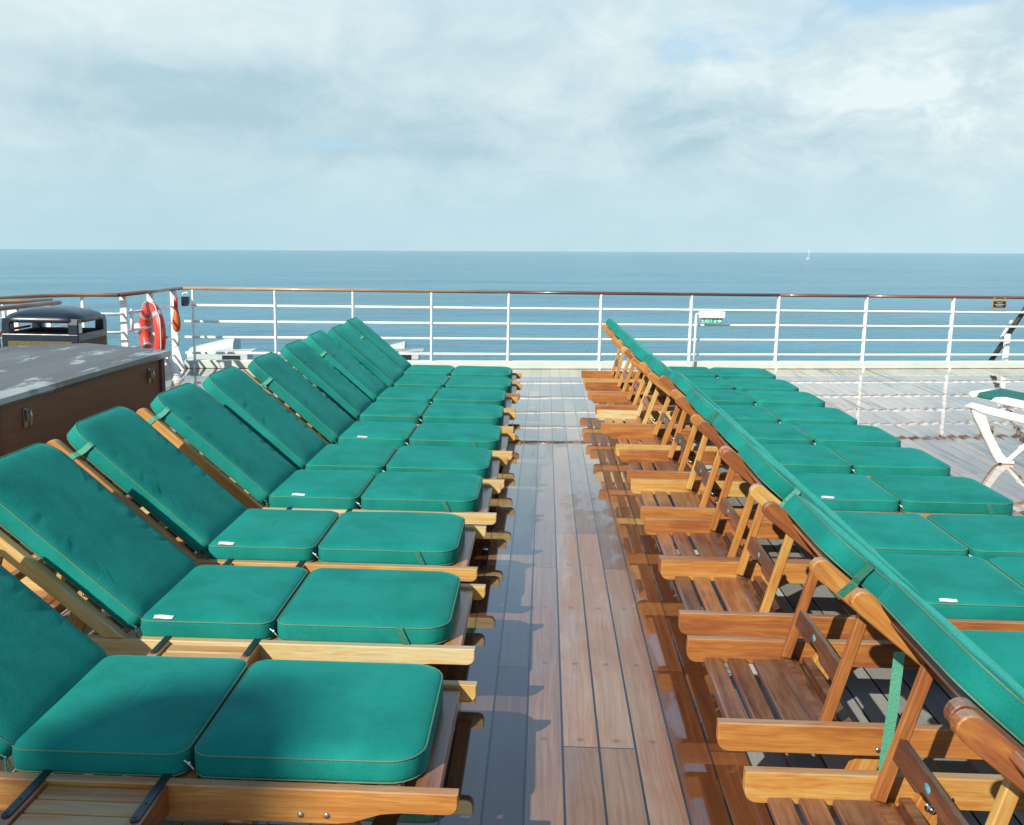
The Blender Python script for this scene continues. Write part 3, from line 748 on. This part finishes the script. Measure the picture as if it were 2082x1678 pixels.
def cushion(label, group, loc, rz, ang, var, back_strap=0.6, foot_strap=True, care=True, shift=(0, 0), hang=False, dark=True, ties=True, bk='back'):
    root = thing('lounger_cushion', label, 'cushion', (loc[0], loc[1], loc[2] + ZS + 0.001), rz, group)
    P = PADS[var % 3]; sx, sy = shift
    T0 = Matrix.Translation((sx, sy, 0))
    seat = inst('seat_pad', P['seat'][0], root, T0); inst('piping', P['seat'][1], seat)
    foot = inst('foot_pad', P['foot'][0], root, T0); inst('piping', P['foot'][1], foot)
    BA = Matrix.Translation((HING[0] + sx, sy, HING[1] - ZS + 0.002)) @ Matrix.Rotation(math.pi + rad(ang), 4, 'Y') @ Matrix.Diagonal((1, 1, -1, 1))
    # mirrored z flips the winding: bake it instead of scaling
    key = (bk, var % 3, ang)
    if key not in CACHE:
        ms = []
        for me in P[bk]:
            c = me.copy(); mx = Matrix.Rotation(math.pi + rad(ang), 4, 'Y') @ Matrix.Diagonal((1, 1, -1, 1))
            c.transform(mx); c.flip_normals(); ms.append(c)
        CACHE[key] = ms
    back = inst('back_pad', CACHE[key][0], root, Matrix.Translation((HING[0] + sx, sy, HING[1] - ZS + 0.002))); inst('piping', CACHE[key][1], back)
    RB_ = Matrix.Rotation(math.pi + rad(ang), 4, 'Y') @ Matrix.Diagonal((1, 1, -1, 1))

    def onback(mb, nm, mt):
        bm = bmesh.new(); bm.from_mesh(mb.mesh('tmp', mt)); o2 = MB(); o2.add_bm(bm, RB_); o2.f = [f[::-1] for f in o2.f]
        return o2.build(nm, mt, back)
    if back_strap:
        q = back_strap
        onback(strap_mesh(0.024, [(q, Y0 + 0.016, TH + 0.003), (q, Y0 + 0.003, TH - 0.002), (q + 0.003, Y0 + 0.001, TH * 0.5), (q + 0.008, Y0 - 0.008, 0.010), (q + 0.014, 0.0005, 0.0008), (q + 0.016, -0.0030, -0.004), (q + 0.022, -0.0030, -0.052), (q + 0.022, 0.006, -0.062), (q + 0.022, 0.036, -0.062)]),
               'hold_strap', M['webbing'] if dark else M['paleweb'])
    if hang:
        bm = MB(); st = strap_mesh(0.030, [(0.468, -0.06, 0.262), (0.462, -0.062, 0.10), (0.455, -0.06, -0.03), (0.452, -0.058, -0.13)])
        st.build('loose_strap', M['paleweb'], root)
    if foot_strap:
        fx = 1.80
        strap_mesh(0.024, [(fx - 0.015, Y0 + 0.004, TH + 0.0015), (fx - 0.015, Y0 - 0.007, TH - 0.005), (fx, Y0 - 0.009, 0.03), (fx + 0.012, Y0 - 0.007, 0.004), (fx + 0.014, Y0 - 0.004, -0.006)]).build('hold_strap', M['webbing'], foot).matrix_local = Matrix.Identity(4)
    if care:
        cq = 0.985 + random.uniform(-0.06, 0.05)
        mb = MB(); n = 6; V = []
        for i in range(n + 1):
            f = i / n; V += [(cq + 0.065 * f, Y0 + 0.004, TH + 0.0065 + 0.001 * math.sin(f * 7)), (cq + 0.065 * f, Y0 + 0.017 + 0.002 * f, TH + 0.0135 + 0.0015 * math.sin(f * 5))]
        mb.add(V, [(2 * i, 2 * i + 2, 2 * i + 3, 2 * i + 1) for i in range(n)])
        bm = bmesh.new(); bm.from_mesh(mb.mesh('tmp', M['label'])); bmesh.ops.solidify(bm, geom=bm.faces[:], thickness=0.001)
        o2 = MB(); o2.add_bm(bm, Matrix.Identity(4)); o2.build('care_label', M['label'], seat)
    if ties:
        for jx, mt in ((1.354, 'thread'), (0.884, 'tie')):
            mb = MB(); yy = Y0 + 0.018
            for a, c in ((-1, 1), (1, -1)):
                mb.tube([(jx + 0.012 * a, yy - 0.008, TH * 0.5 + 0.012 * c), (jx, yy - 0.004, TH * 0.5), (jx - 0.012 * a, yy - 0.008, TH * 0.5 - 0.012 * c)], 0.002, 6)
            mb.lathe([(0.002, -0.004), (0.0045, -0.002), (0.0045, 0.002), (0.002, 0.004)], 10, Matrix.Translation((jx, yy - 0.006, TH * 0.5 + 0.003)))
            if mt == 'tie':
                mb.tube([(jx, yy - 0.008, TH * 0.45), (jx + 0.012, yy - 0.03, 0.012), (jx + 0.035, yy - 0.035, 0.004), (jx + 0.06, yy - 0.028, 0.002)], 0.003, 6)
            mb.build('tie', M[mt], seat)
    return root


CACHE = {}
LG, RG = 'teak sun loungers in two rows along the deck', 'green cushions on the teak sun loungers'
num = ['', 'second', 'third', 'fourth', 'fifth', 'sixth', 'seventh', 'eighth', 'ninth', 'tenth', 'eleventh', 'twelfth']
# left row: (foot x, near y, tray, tray depth, strap position, tone)
LEFT = [(-0.184, 2.283, 1, 0.19, 0.56, 0.12), (-0.205, 3.163, 1, 0.13, 0, 0.24), (-0.253, 4.004, 1, 0.12, 0.66, 0.22), (-0.215, 4.85, 1, 0.12, 0.68, 0.16), (-0.205, 5.575, 0, 0, 0, 0.08),
        (-0.185, 6.39, 1, 0.12, 0.60, 0.16), (-0.205, 7.27, 1, 0.12, 0, 0.05), (-0.215, 8.10, 0, 0, 0.58, 0.12), (-0.20, 8.93, 0, 0, 0, 0.06), (-0.225, 9.745, 0, 0, 0.55, 0.1)]
ll = ['nearest lounger of the left row, its slatted side tray pulled out towards the camera']
for i, (fx, yn, tr, td, stp, tn) in enumerate(LEFT):
    if i == 0:
        la, lc = 'nearest teak lounger of the left row, slatted side tray swung out beside it', 'nearest green cushion in the left row, half in soft shadow'
    elif i == 9:
        la, lc = 'farthest teak lounger of the left row, closest to the stern railing', 'farthest green cushion of the left row, closest to the stern railing'
    else:
        ex = {1: ', its rails bleached', 2: ', head beside the chest', 3: ', just past the chest clasp'}.get(i, ' lined up along the aisle')
        la = '%s teak lounger from the camera in the left row%s' % (num[i], ex if i in (1, 2) else ' along the aisle')
        lc = '%s green cushion from the camera in the left row, lying on its lounger' % num[i]
    rz = random.uniform(-0.006, 0.006)
    an = 40.6 + random.uniform(-0.9, 0.9)
    lounger(la, LG, (fx - LEN, yn, 0), rz, an, tn, tr, td, seed=100 + i, blen=0.79)
    cushion(lc, RG, (fx - LEN, yn, 0), rz + random.uniform(-0.008, 0.008), an, i, stp, i in (1, 2, 3, 5), i in (1, 2, 3, 5), (random.uniform(-0.006, 0.006), random.uniform(-0.004, 0.006)), dark=False, bk='short')
RIGHT = [(0.55, 1.15, 0.42), (0.55, 1.81, 0), (0.525, 2.70, 0.66), (0.527, 3.567, 0.66), (0.525, 4.235, 0), (0.524, 5.073, 0.70), (0.521, 5.917, 0), (0.507, 6.717, 0), (0.452, 7.52, 0), (0.448, 8.40, 0), (0.418, 9.20, 0), (0.410, 10.08, 0)]
for i, (hx, yn, stp) in enumerate(RIGHT):
    if i == 0:
        la, lc = 'nearest teak lounger of the right row, without a cushion, cut off by the frame', ''
    elif i == 11:
        la, lc = 'farthest teak lounger of the right row, its raised back closest to the stern railing', 'farthest green cushion of the right row, closest to the stern railing'
    else:
        la = '%s teak lounger from the camera in the right row, seen from behind its raised back' % num[i]
        lc = '%s green cushion from the camera in the right row' % (num[i - 1] or 'first') + (', pale strap hanging loose under it' if i == 2 else ', draped over its raised back')
    rz = random.uniform(-0.006, 0.006)
    an = (40.0 if i < 7 else 38.6) + random.uniform(-0.6, 0.6)
    lounger(la, LG, (hx, yn, 0), rz, an, [-0.08, -0.08, -0.05, 0.02, -0.03, 0.05, 0.0, 0.06, 0.16, 0.05, 0.08, 0.05][i], 0, seed=300 + i, blen=0.80 if i < 7 else 0.83)
    if i: cushion(lc, RG, (hx, yn, 0), rz + random.uniform(-0.006, 0.006), an, i + 1, stp, i in (5, 9), i in (3, 5), (random.uniform(-0.006, 0.006), random.uniform(-0.004, 0.006)), hang=(i == 2), dark=(i in (2, 5)), bk='short' if i < 7 else 'back')

# ---------------------------------------------------------------- deck chest on the left
CH = (-3.05, 4.47, 0)
ch = thing('deck_chest', 'large dark wooden deck chest with a wet ridged lid and metal clasps', 'chest', CH)
mb = MB(); mb.box((-0.52, 0.03, 0.05), (0.52, 2.09, 0.845), 0.5, 0.006, axis='y'); mb.build('body', M['chest_wood'], ch)
for xx in (-0.535, 0.47):
    for yy in (0.012, 2.045):
        mb = MB(); mb.box((xx, yy, 0.0), (xx + 0.065, yy + 0.063, 0.846), 0.25, 0.006, axis='z'); mb.build('corner_post', M['chest_wood'], ch)
m, t, b = mat('chest_lid_boards'); M['lid'] = m
po = t.node('ShaderNodeTexCoord').outputs['Object']
gx, gy, gz = t.sep(po)
pl = t.math('DIVIDE', gx, 0.105); pi_ = t.math('FLOOR', pl); pf = t.math('SUBTRACT', pl, pi_)
wnn = t.node('ShaderNodeTexWhiteNoise', noise_dimensions='1D'); t.put(wnn.inputs['W'], pi_)
gr = t.noise(t.comb(t.math('MULTIPLY', gx, 70), t.math('MULTIPLY', gy, 1.5), t.math('MULTIPLY', wnn.outputs[0], 9)), 1.0, 5, 0.6)
cc = t.ramp(t.math('ADD', t.math('MULTIPLY', gr, 0.7), t.math('MULTIPLY', wnn.outputs[0], 0.3)), [(0.2, (0.075, 0.060, 0.052)), (0.8, (0.17, 0.14, 0.12))])
jn = t.step(t.math('ABSOLUTE', t.math('SUBTRACT', pf, 0.5)), 0.48, 0.49)
cc = t.vmath('SCALE', cc, scale=0.55)
t.put(b.inputs['Base Color'], t.mix(jn, cc, (0.02, 0.017, 0.015)))
pu = t.step(t.math('ADD', t.noise(t.vmath('MULTIPLY', po, (3.4, 0.9, 1)), 2.0, 5, 0.62, 0.2), t.math('MULTIPLY', t.step(gx, 0.0, 0.5), t.math('MULTIPLY', t.step(gy, 1.3, 0.3), 0.14))), 0.56, 0.66)
t.put(b.inputs['Roughness'], t.fmix(pu, 0.40, 0.06)); t.put(b.inputs['Coat Weight'], t.fmix(pu, 0.12, 1.0)); b.inputs['Coat Roughness'].default_value = 0.03
b.inputs['IOR'].default_value = 1.6
t.put(b.inputs['Normal'], t.bump(t.math('SUBTRACT', t.math('MULTIPLY', gr, t.fmix(pu, 0.3, 0.03)), jn), 0.3, 0.003))
mb = MB(); mb.prof([(-0.56, 0.848), (0.56, 0.848), (0.57, 0.862), (0.565, 0.888), (0.0, 0.925), (-0.565, 0.888), (-0.57, 0.862)], -0.02, 2.14, 0.5, 0.006); mb.build('lid', M['lid'], ch)
for yy in (0.30, 1.86):
    mb = MB(); mb.box((0.5215, yy - 0.018, 0.70), (0.527, yy + 0.018, 0.80), bev=0.002); mb.box((0.527, yy - 0.012, 0.735), (0.545, yy + 0.012, 0.79), bev=0.004)
    mb.tube([(0.548, yy, 0.79), (0.556, yy, 0.76), (0.552, yy, 0.725), (0.54, yy, 0.705)], 0.006, 8); mb.build('clasp', M['steel'], ch)

# ---------------------------------------------------------------- litter bin
BN = (-4.11, 8.35, 0); BR = rad(3)
bn = thing('litter_bin', 'dark blue domed litter bin with open sides and pebble panels behind the chest', 'bin', BN, BR)
hw = 0.31
mb = MB(); mb.box((-hw, -hw, 0.02), (hw, hw, 0.835), bev=0.008, seg=2); mb.build('body', M['binblue'], bn)
mb = MB(); mb.box((-hw + 0.012, -hw + 0.012, 0.834), (hw - 0.012, hw - 0.012, 0.838), bev=0.001); mb.build('bin_shade', M['bin_shade'], bn)  # black sheet over the solid body, painted shade of the open bin
for k in range(4):
    mb = MB(); mb.box((-hw + 0.05, -hw - 0.008, 0.10), (hw - 0.05, -hw + 0.004, 0.775), bev=0.004, mx=Matrix.Rotation(k * math.pi / 2, 4, 'Z')); mb.build('pebble_panel', M['pebble'], bn)
for k in range(4):
    mx = Matrix.Rotation(k * math.pi / 2, 4, 'Z')
    mb = MB(); mb.prof([(-hw, 0.83), (-hw + 0.075, 0.83), (-hw + 0.070, 0.915), (-hw + 0.12, 0.958), (-hw + 0.012, 0.958), (-hw, 0.91)], -hw, -hw + 0.085, bev=0.008, mx=mx)
    pp = mb.build('hood_post', M['binblue'], bn)
    if k == 1:
        mb = MB(); mb.box((hw + 0.001, -hw + 0.010, 0.845), (hw + 0.004, -hw + 0.072, 0.925), bev=0.001); mb.build('emblem_plate', M['steel'], pp)
# dome: superellipse rings
V = []; F = []; n = 48; lev = [(1.0, 0.925), (1.01, 0.945), (0.985, 0.965), (0.92, 0.985), (0.78, 1.005), (0.58, 1.022), (0.34, 1.033), (0.12, 1.037)]
for s_, zz in lev:
    for k in range(n):
        a = 2 * math.pi * k / n; c, s2 = math.cos(a), math.sin(a); e = 0.36 + 0.35 * (1 - s_)
        V.append((s_ * (hw + 0.008) * math.copysign(abs(c) ** e, c), s_ * (hw + 0.008) * math.copysign(abs(s2) ** e, s2), zz - (0.012 if abs(abs(c) - abs(s2)) < 0.35 and s_ > 0.95 else 0)))
for i in range(len(lev) - 1):
    for k in range(n): F.append((i * n + k, i * n + (k + 1) % n, (i + 1) * n + (k + 1) % n, (i + 1) * n + k))
F.append(tuple((len(lev) - 1) * n + k for k in range(n))); F.append(tuple(range(n))[::-1])
mb = MB(); mb.add(V, F, 0.5, True); mb.build('dome', M['binblue'], bn)
mb = MB(); mb.box((-hw - 0.03, -hw + 0.06, 0.84), (-hw - 0.012, hw - 0.06, 0.86), bev=0.003); mb.tube([(-hw - 0.02, -hw + 0.03, 0.85), (-hw - 0.035, -hw + 0.02, 0.79), (-hw - 0.02, -hw + 0.0, 0.70)], 0.012, 8); mb.build('lid_strap', M['red_handle'], bn)

# ---------------------------------------------------------------- lifebuoy, line, light box
LB = Vector((-4.475, 11.35, 0.55))
lb = thing('lifebuoy', 'red lifebuoy with grey bands hung on the side railing post', 'lifebuoy', LB, rad(-50))
RX = Matrix.Rotation(rad(90), 4, 'X')


def torus(R, r, a0, a1, n, k=16, squash=0.8):
    V = []; F = []
    for i in range(n + 1):
        a = a0 + (a1 - a0) * i / n
        for j in range(k):
            b_ = 2 * math.pi * j / k
            V.append(((R + r * math.cos(b_)) * math.cos(a), r * squash * math.sin(b_), (R + r * math.cos(b_)) * math.sin(a)))
    for i in range(n):
        for j in range(k): F.append((i * k + j, (i + 1) * k + j, (i + 1) * k + (j + 1) % k, i * k + (j + 1) % k))
    return V, F


mb = MB(); mb.add(*torus(0.275, 0.075, 0, 2 * math.pi, 72), 0.5, True); mb.build('ring', M['red'], lb)
for a in (45, 135, 225, 315):
    mb = MB(); mb.add(*torus(0.275, 0.0775, rad(a - 5), rad(a + 5), 4), 0.5, True); mb.build('reflective_band', M['tape'], lb)
mb = MB()
for a in range(0, 360, 90):
    pts = []
    for i in range(13):
        q = rad(a + 45 + 90 * i / 12); rr = 0.355 + 0.012 * math.sin(i / 12 * math.pi * 3)
        pts.append((rr * math.cos(q), -0.02, rr * math.sin(q)))
    mb.tube(pts, 0.006, 6)
mb.build('grab_line', M['label'], lb)
mb = MB(); mb.lathe([(0.05, -0.03), (0.06, 0), (0.05, 0.03), (0.01, 0.04)], 16, Matrix.Translation((-0.27, -0.07, 0.03)) @ RX); mb.build('white_toggle', M['white'], lb)
mb = MB(); mb.box((-0.30, 0.065, -0.05), (0.30, 0.085, -0.02), bev=0.004); mb.box((-0.02, 0.065, -0.35), (0.02, 0.085, 0.30), bev=0.004); mb.build('bracket', M['white'], lb)
LN = (-4.435, 12.02, 0.86)
ln = thing('rescue_line', 'orange netted throwing line hanging beside the lifebuoy from a red handle', 'rescue line', LN)
mb = MB(); mb.lathe([(0.022, -0.06), (0.024, -0.02), (0.024, 0.05), (0.018, 0.055)], 14); mb.build('handle', M['red'], ln)
mb = MB(); mb.lathe([(0.022, -0.06), (0.03, -0.12), (0.045, -0.20), (0.05, -0.27), (0.042, -0.33), (0.018, -0.36)][::-1], 16); mb.build('netted_bundle', M['orange'], ln)
mb = MB(); mb.tube([(0, 0, -0.36), (0.03, -0.02, -0.44), (0.02, -0.03, -0.52), (-0.02, -0.04, -0.55)], 0.005, 6); mb.build('cord', M['paleweb'], ln)
lx = thing('light_box', 'small dark blue box hung under the handrail beside the orange line', 'box', (-4.38, 12.20, 0.80))
mb = MB(); mb.box((-0.045, -0.03, 0.0), (0.045, 0.03, 0.115), bev=0.006); mb.build('case', M['navy'], lx)
mb = MB(); mb.tube([(-0.03, 0, 0.112), (-0.035, 0, 0.15), (0.02, 0, 0.17), (0.03, 0, 0.112)], 0.007, 8); mb.build('hanger', M['white'], lx)
cb = thing('signal_lamp', 'small white plastic clip on the bar left of the lifebuoy', 'clip', (-4.60, 11.10, 0.60))
mb = MB(); mb.tube([(0, 0, 0.0), (0.0, 0.0, 0.20)], 0.018, 10); mb.build('stem', M['white'], cb)
mb = MB(); mb.tube([(0, 0, 0.20), (0, 0, 0.235)], [0.018, 0.006], 10); mb.build('tip', M['white'], cb)
bo = thing('mooring_fitting', 'white curved pipe standing on deck behind the chest corner', 'pipe', (-4.33, 11.6, 0))
mb = MB(); mb.tube([(0.10, -0.15, 0.0), (0.04, -0.1, 0.10), (-0.04, -0.05, 0.22), (-0.09, 0.0, 0.30)], [0.055, 0.05, 0.04, 0.03], 12); mb.build('pipe', M['white'], bo)
mb = MB(); mb.lathe([(0.07, 0), (0.07, 0.012)], 16, Matrix.Translation((0.10, -0.15, 0.0))); mb.build('flange', M['white'], bo)

# ---------------------------------------------------------------- white chutes outboard of the rail
def chute(label, loc, rz, L, px, pz):
    c = thing('stern_chute', label, 'chute', loc, rz, 'white chutes outside the stern railing')
    V = []; F = []; k = 14
    for i, xx in enumerate((0, L)):
        for j in range(k + 1):
            a = rad(8 + 164 * j / k); V.append((xx, 0.24 * math.cos(a), 0.13 * math.sin(a) + xx * 0.26))
        V.append((xx, -0.235, -0.12)); V.append((xx, 0.235, -0.12))
    n = k + 3
    for j in range(n): F.append((j, (j + 1) % n, n + (j + 1) % n, n + j))
    F.append(tuple(range(n))[::-1]); F.append(tuple(range(n, 2 * n)))
    mb = MB(); mb.add(V, F, 0.5, False); mb.build('hood', M['chute'], c)
    mb = MB(); mb.prof([(L * 0.75, pz - 0.025), (px, pz), (px, pz + 0.012), (L * 0.75, pz - 0.010)], -0.62, -0.245, bev=0.002); mb.build('plate', M['chute'], c)
    mb = MB(); mb.box((L * 0.8, -0.60, -0.12), (px - 0.06, -0.25, pz - 0.03), bev=0.005); bx = mb.build('casing', M['chute'], c)
    mb = MB(); mb.box((L * 0.9, -0.606, -0.06), (px - 0.16, -0.601, pz - 0.05), bev=0.001); mb.build('opening', M['chute_shade'], bx)  # flat dark plate, the shade inside the opening put into its colour
    return c


chute('larger white sloping chute outside the railing corner, left of the cushions', (-5.0, 14.1, -0.04), rad(4), 0.64, 0.98, 0.135)
chute('smaller white chute outside the railing, peeking past the left row', (-2.47, 14.1, -0.03), rad(4), 0.52, 0.80, 0.19)

# ---------------------------------------------------------------- exit sign and plaque on the railing
def letters(txt, size, mx, material, name, parent, ext=0.0015):
    cu = bpy.data.curves.new('txt', 'FONT'); cu.body = txt; cu.size = size; cu.extrude = ext; cu.resolution_u = 3
    cu.align_x = 'CENTER'; cu.align_y = 'CENTER'
    tmp = bpy.data.objects.new('txt', cu); COL.objects.link(tmp)
    bpy.context.view_layer.update()
    me = bpy.data.meshes.new_from_object(tmp.evaluated_get(bpy.context.evaluated_depsgraph_get()))
    bpy.data.objects.remove(tmp); me.name = name; me.transform(mx); me.materials.clear(); me.materials.append(material)
    o = bpy.data.objects.new(name, me); COL.objects.link(o); o.parent = parent
    return o


ES = (2.235, 13.52, 0.735); ERZ = rad(10)
ex = thing('exit_sign', 'green EXIT sign under a white lamp housing on the railing post', 'sign', ES, ERZ)
mb = MB(); mb.box((-0.175, -0.035, -0.045), (0.175, 0.035, 0.045), bev=0.012, seg=2); mb.build('lamp_housing', M['white'], ex)
mb = MB(); mb.box((-0.145, -0.006, -0.118), (0.145, 0.006, -0.046), bev=0.001); pn = mb.build('panel', M['green_sign'], ex)
FR = Matrix.Rotation(math.pi / 2, 4, 'X')
letters('EXIT', 0.075, Matrix.Translation((-0.065, -0.0085, -0.083)) @ FR, M['signwhite'], 'lettering', pn)
mb = MB(); mb.prof([(0.068, -0.087), (0.098, -0.087), (0.098, -0.105), (0.134, -0.082), (0.098, -0.059), (0.098, -0.077), (0.068, -0.077)], -0.009, -0.0065, bev=0); mb.build('arrow', M['signwhite'], pn)
mb = MB(); mb.lathe([(0.006, -0.001), (0.006, 0.001)], 10, Matrix.Translation((0.048, -0.0075, -0.062)) @ FR)
mb.prof([(0.032, -0.078), (0.050, -0.070), (0.056, -0.080), (0.046, -0.092), (0.056, -0.108), (0.048, -0.110), (0.038, -0.096), (0.024, -0.106), (0.022, -0.100), (0.034, -0.088)], -0.009, -0.0065, bev=0); mb.build('running_figure', M['signwhite'], pn)
PQ = (6.37, 14.385, 0.905)
pq = thing('notice_plaque', 'small black notice plaque in a brass frame under the right end of the handrail', 'plaque', PQ, rad(11))
mb = MB(); mb.box((-0.108, -0.010, -0.058), (0.108, 0.010, 0.058), bev=0.003); mb.box((-0.09, -0.004, 0.055), (-0.07, 0.004, 0.10), bev=0.001); mb.box((0.07, -0.004, 0.055), (0.09, 0.004, 0.10), bev=0.001); mb.build('frame', M['brass'], pq)
mb = MB(); mb.box((-0.094, -0.013, -0.043), (0.094, -0.0095, 0.043), bev=0.001); pb_ = mb.build('face', M['plaque'], pq)
mb = MB()
for zz, w in ((0.022, 0.045), (0.0, 0.075), (-0.020, 0.055)):
    x = -w
    rr = random.Random(int(zz * 1000) + 50)
    while x < w - 0.008:
        l = rr.uniform(0.006, 0.02); mb.box((x, -0.0142, zz - 0.004), (min(x + l, w), -0.0131, zz + 0.004), bev=0); x += l + 0.004
mb.build('lettering', M['thread'], pb_)

# ---------------------------------------------------------------- flagstaff at right, white resin lounger, yacht
fs = thing('flagstaff', 'dark raking flagstaff clamped to a white post outside the railing, far right', 'flagstaff', (6.62, 14.5, 0))
mb = MB(); mb.tube([(-0.30, 0.25, -0.25), (0.42, 0.35, 0.98), (1.0, 0.43, 2.0)], 0.035, 14); mb.build('staff', M['pole'], fs)
mb = MB(); mb.box((-0.035, 0.05, 0.0), (0.035, 0.12, 0.48), bev=0.01); mb.tube([(-0.06, 0.16, 0.40), (0.10, 0.22, 0.66)], 0.02, 8); mb.build('post', M['white'], fs)

wl = thing('resin_lounger', 'white plastic lounger with a dark green sling and angled leg at right edge', 'sun lounger', (2.9, 7.6, 0))
WLB = Matrix.Identity(4)
def wlp(p): return Vector(p) - Vector((2.9, 7.6, 0))


WM = Matrix.Translation((-2.9, -7.6, 0))
ARM = [(3.295, 0.446), (3.35, 0.474), (3.73, 0.388), (4.9, 0.16), (4.9, 0.10), (3.74, 0.322), (3.41, 0.397)]
LEGP = [(3.33, 0.430), (3.435, 0.400), (3.455, 0.36), (3.50, 0.25), (3.60, 0.085), (3.64, 0.045), (3.70, 0.022), (3.705, 0.0), (3.60, 0.0), (3.555, 0.025), (3.52, 0.08), (3.36, 0.36)]
for k, (ya, sh) in enumerate(((7.80, 0.0), (8.16, 0.75))):
    mx = WM @ Matrix.Translation((sh, 0, 0))
    mb = MB(); mb.prof(ARM, ya, ya + 0.075, bev=0.008, mx=mx); mb.build('arm', M['plastic'], wl)
    mb = MB(); mb.prof(LEGP, ya + 0.015, ya + 0.06, bev=0.006, mx=mx); mb.prof([(3.345, 0.40), (3.365, 0.40), (3.60, 0.012), (3.565, 0.012)], ya + 0.004, ya + 0.0145, bev=0.002, mx=mx); mb.build('leg', M['plastic'], wl)
    mb = MB(); mb.tube([mx @ Vector((3.66, ya + 0.037, 0.025)), mx @ Vector((3.78, ya + 0.037, 0.15)), mx @ Vector((4.0, ya + 0.037, 0.30))], 0.022, 10, flat=(1.3, 0.8))
    mb.tube([mx @ Vector((3.745, ya + 0.037, 0.113)), mx @ Vector((3.765, ya + 0.037, 0.134))], 0.029, 10, flat=(1.3, 0.9)); mb.build('brace', M['plastic'], wl)
SK = Matrix.Identity(4); SK[0][1] = 0.75 / 0.66
SKM = WM @ Matrix.Translation((0, 7.88, 0)) @ SK
mb = MB(); mb.prof([(3.36, 0.522), (3.40, 0.552), (3.58, 0.520), (4.9, 0.27), (4.9, 0.235), (3.58, 0.480), (3.42, 0.505)], 0.0, 0.27, bev=0.01, mx=SKM); mb.build('sling', M['mesh_green'], wl)
mb = MB(); mb.tube([SKM @ Vector((3.36, -0.02, 0.535)), SKM @ Vector((3.36, 0.29, 0.535))], 0.024, 12); mb.build('head_bar', M['plastic'], wl)
mb = MB(); mb.prof([(3.53, 0.492), (3.56, 0.520), (3.62, 0.522), (4.9, 0.285), (4.9, 0.235), (3.62, 0.468)], -0.058, -0.004, bev=0.008, mx=SKM); mb.build('side_frame', M['plastic'], wl)

# unseen mast added behind the camera to cast a blurred shadow on the nearest cushion
vm = thing('shadow_mast', 'tall white mast added out of view to shade the nearest cushion', 'mast', (-10.295, -11.89, 0))
mb = MB(); mb.lathe([(0.36, 0), (0.36, 0.4), (0.31, 0.5), (0.29, 11.9), (0.32, 12.0), (0.32, 12.3), (0.15, 12.45)], 28); mb.build('mast', M['white'], vm)
mb = MB(); mb.lathe([(0.48, 0), (0.48, 0.03), (0.37, 0.06)], 28); mb.build('base_flange', M['white'], vm)

# distant yacht, on the sea plane
dv = Vector((0.2478, 0.9687, -0.0112)).normalized()
o0 = Vector((0, 0, EYE)); k = -((o0 - Vector((0, 0, -20))).dot(SEA_N)) / dv.dot(SEA_N)
yp = o0 + dv * k
ys = k / 1500.0
yt = thing('sailing_yacht', 'tiny white sailing yacht with bare mast near the horizon', 'yacht', yp, 0.3)
mb = MB(); sc = k * 1.0 / 2046
L = 9.0 * sc
hv = []; n = 10
for i in range(n + 1):
    f = i / n; w = 0.16 * L * math.sin(math.pi * min(0.96, 0.12 + 0.88 * f)) ** 0.7
    hv += [(-L / 2 + L * f, -w, 0.22 * L), (-L / 2 + L * f, 0, -0.05 * L), (-L / 2 + L * f, w, 0.22 * L)]
F = []
for i in range(n): F += [(3 * i, 3 * i + 3, 3 * i + 4, 3 * i + 1), (3 * i + 1, 3 * i + 4, 3 * i + 5, 3 * i + 2), (3 * i, 3 * i + 2, 3 * i + 5, 3 * i + 3)]
F += [(0, 1, 2), (3 * n, 3 * n + 2, 3 * n + 1)]
mb.add(hv, F); mb.build('hull', M['white'], yt)
mb = MB(); mb.box((-0.2 * L, -0.08 * L, 0.22 * L), (0.12 * L, 0.08 * L, 0.36 * L), bev=0.03 * L); mb.build('cabin', M['white'], yt)
mb = MB(); mb.tube([(0.05 * L, 0, 0.2 * L), (0.05 * L, 0, 2.1 * L)], 0.035 * L, 8); mb.tube([(0.05 * L, 0, 0.5 * L), (-0.42 * L, 0, 0.5 * L)], 0.035 * L, 8); mb.build('mast', M['white'], yt)
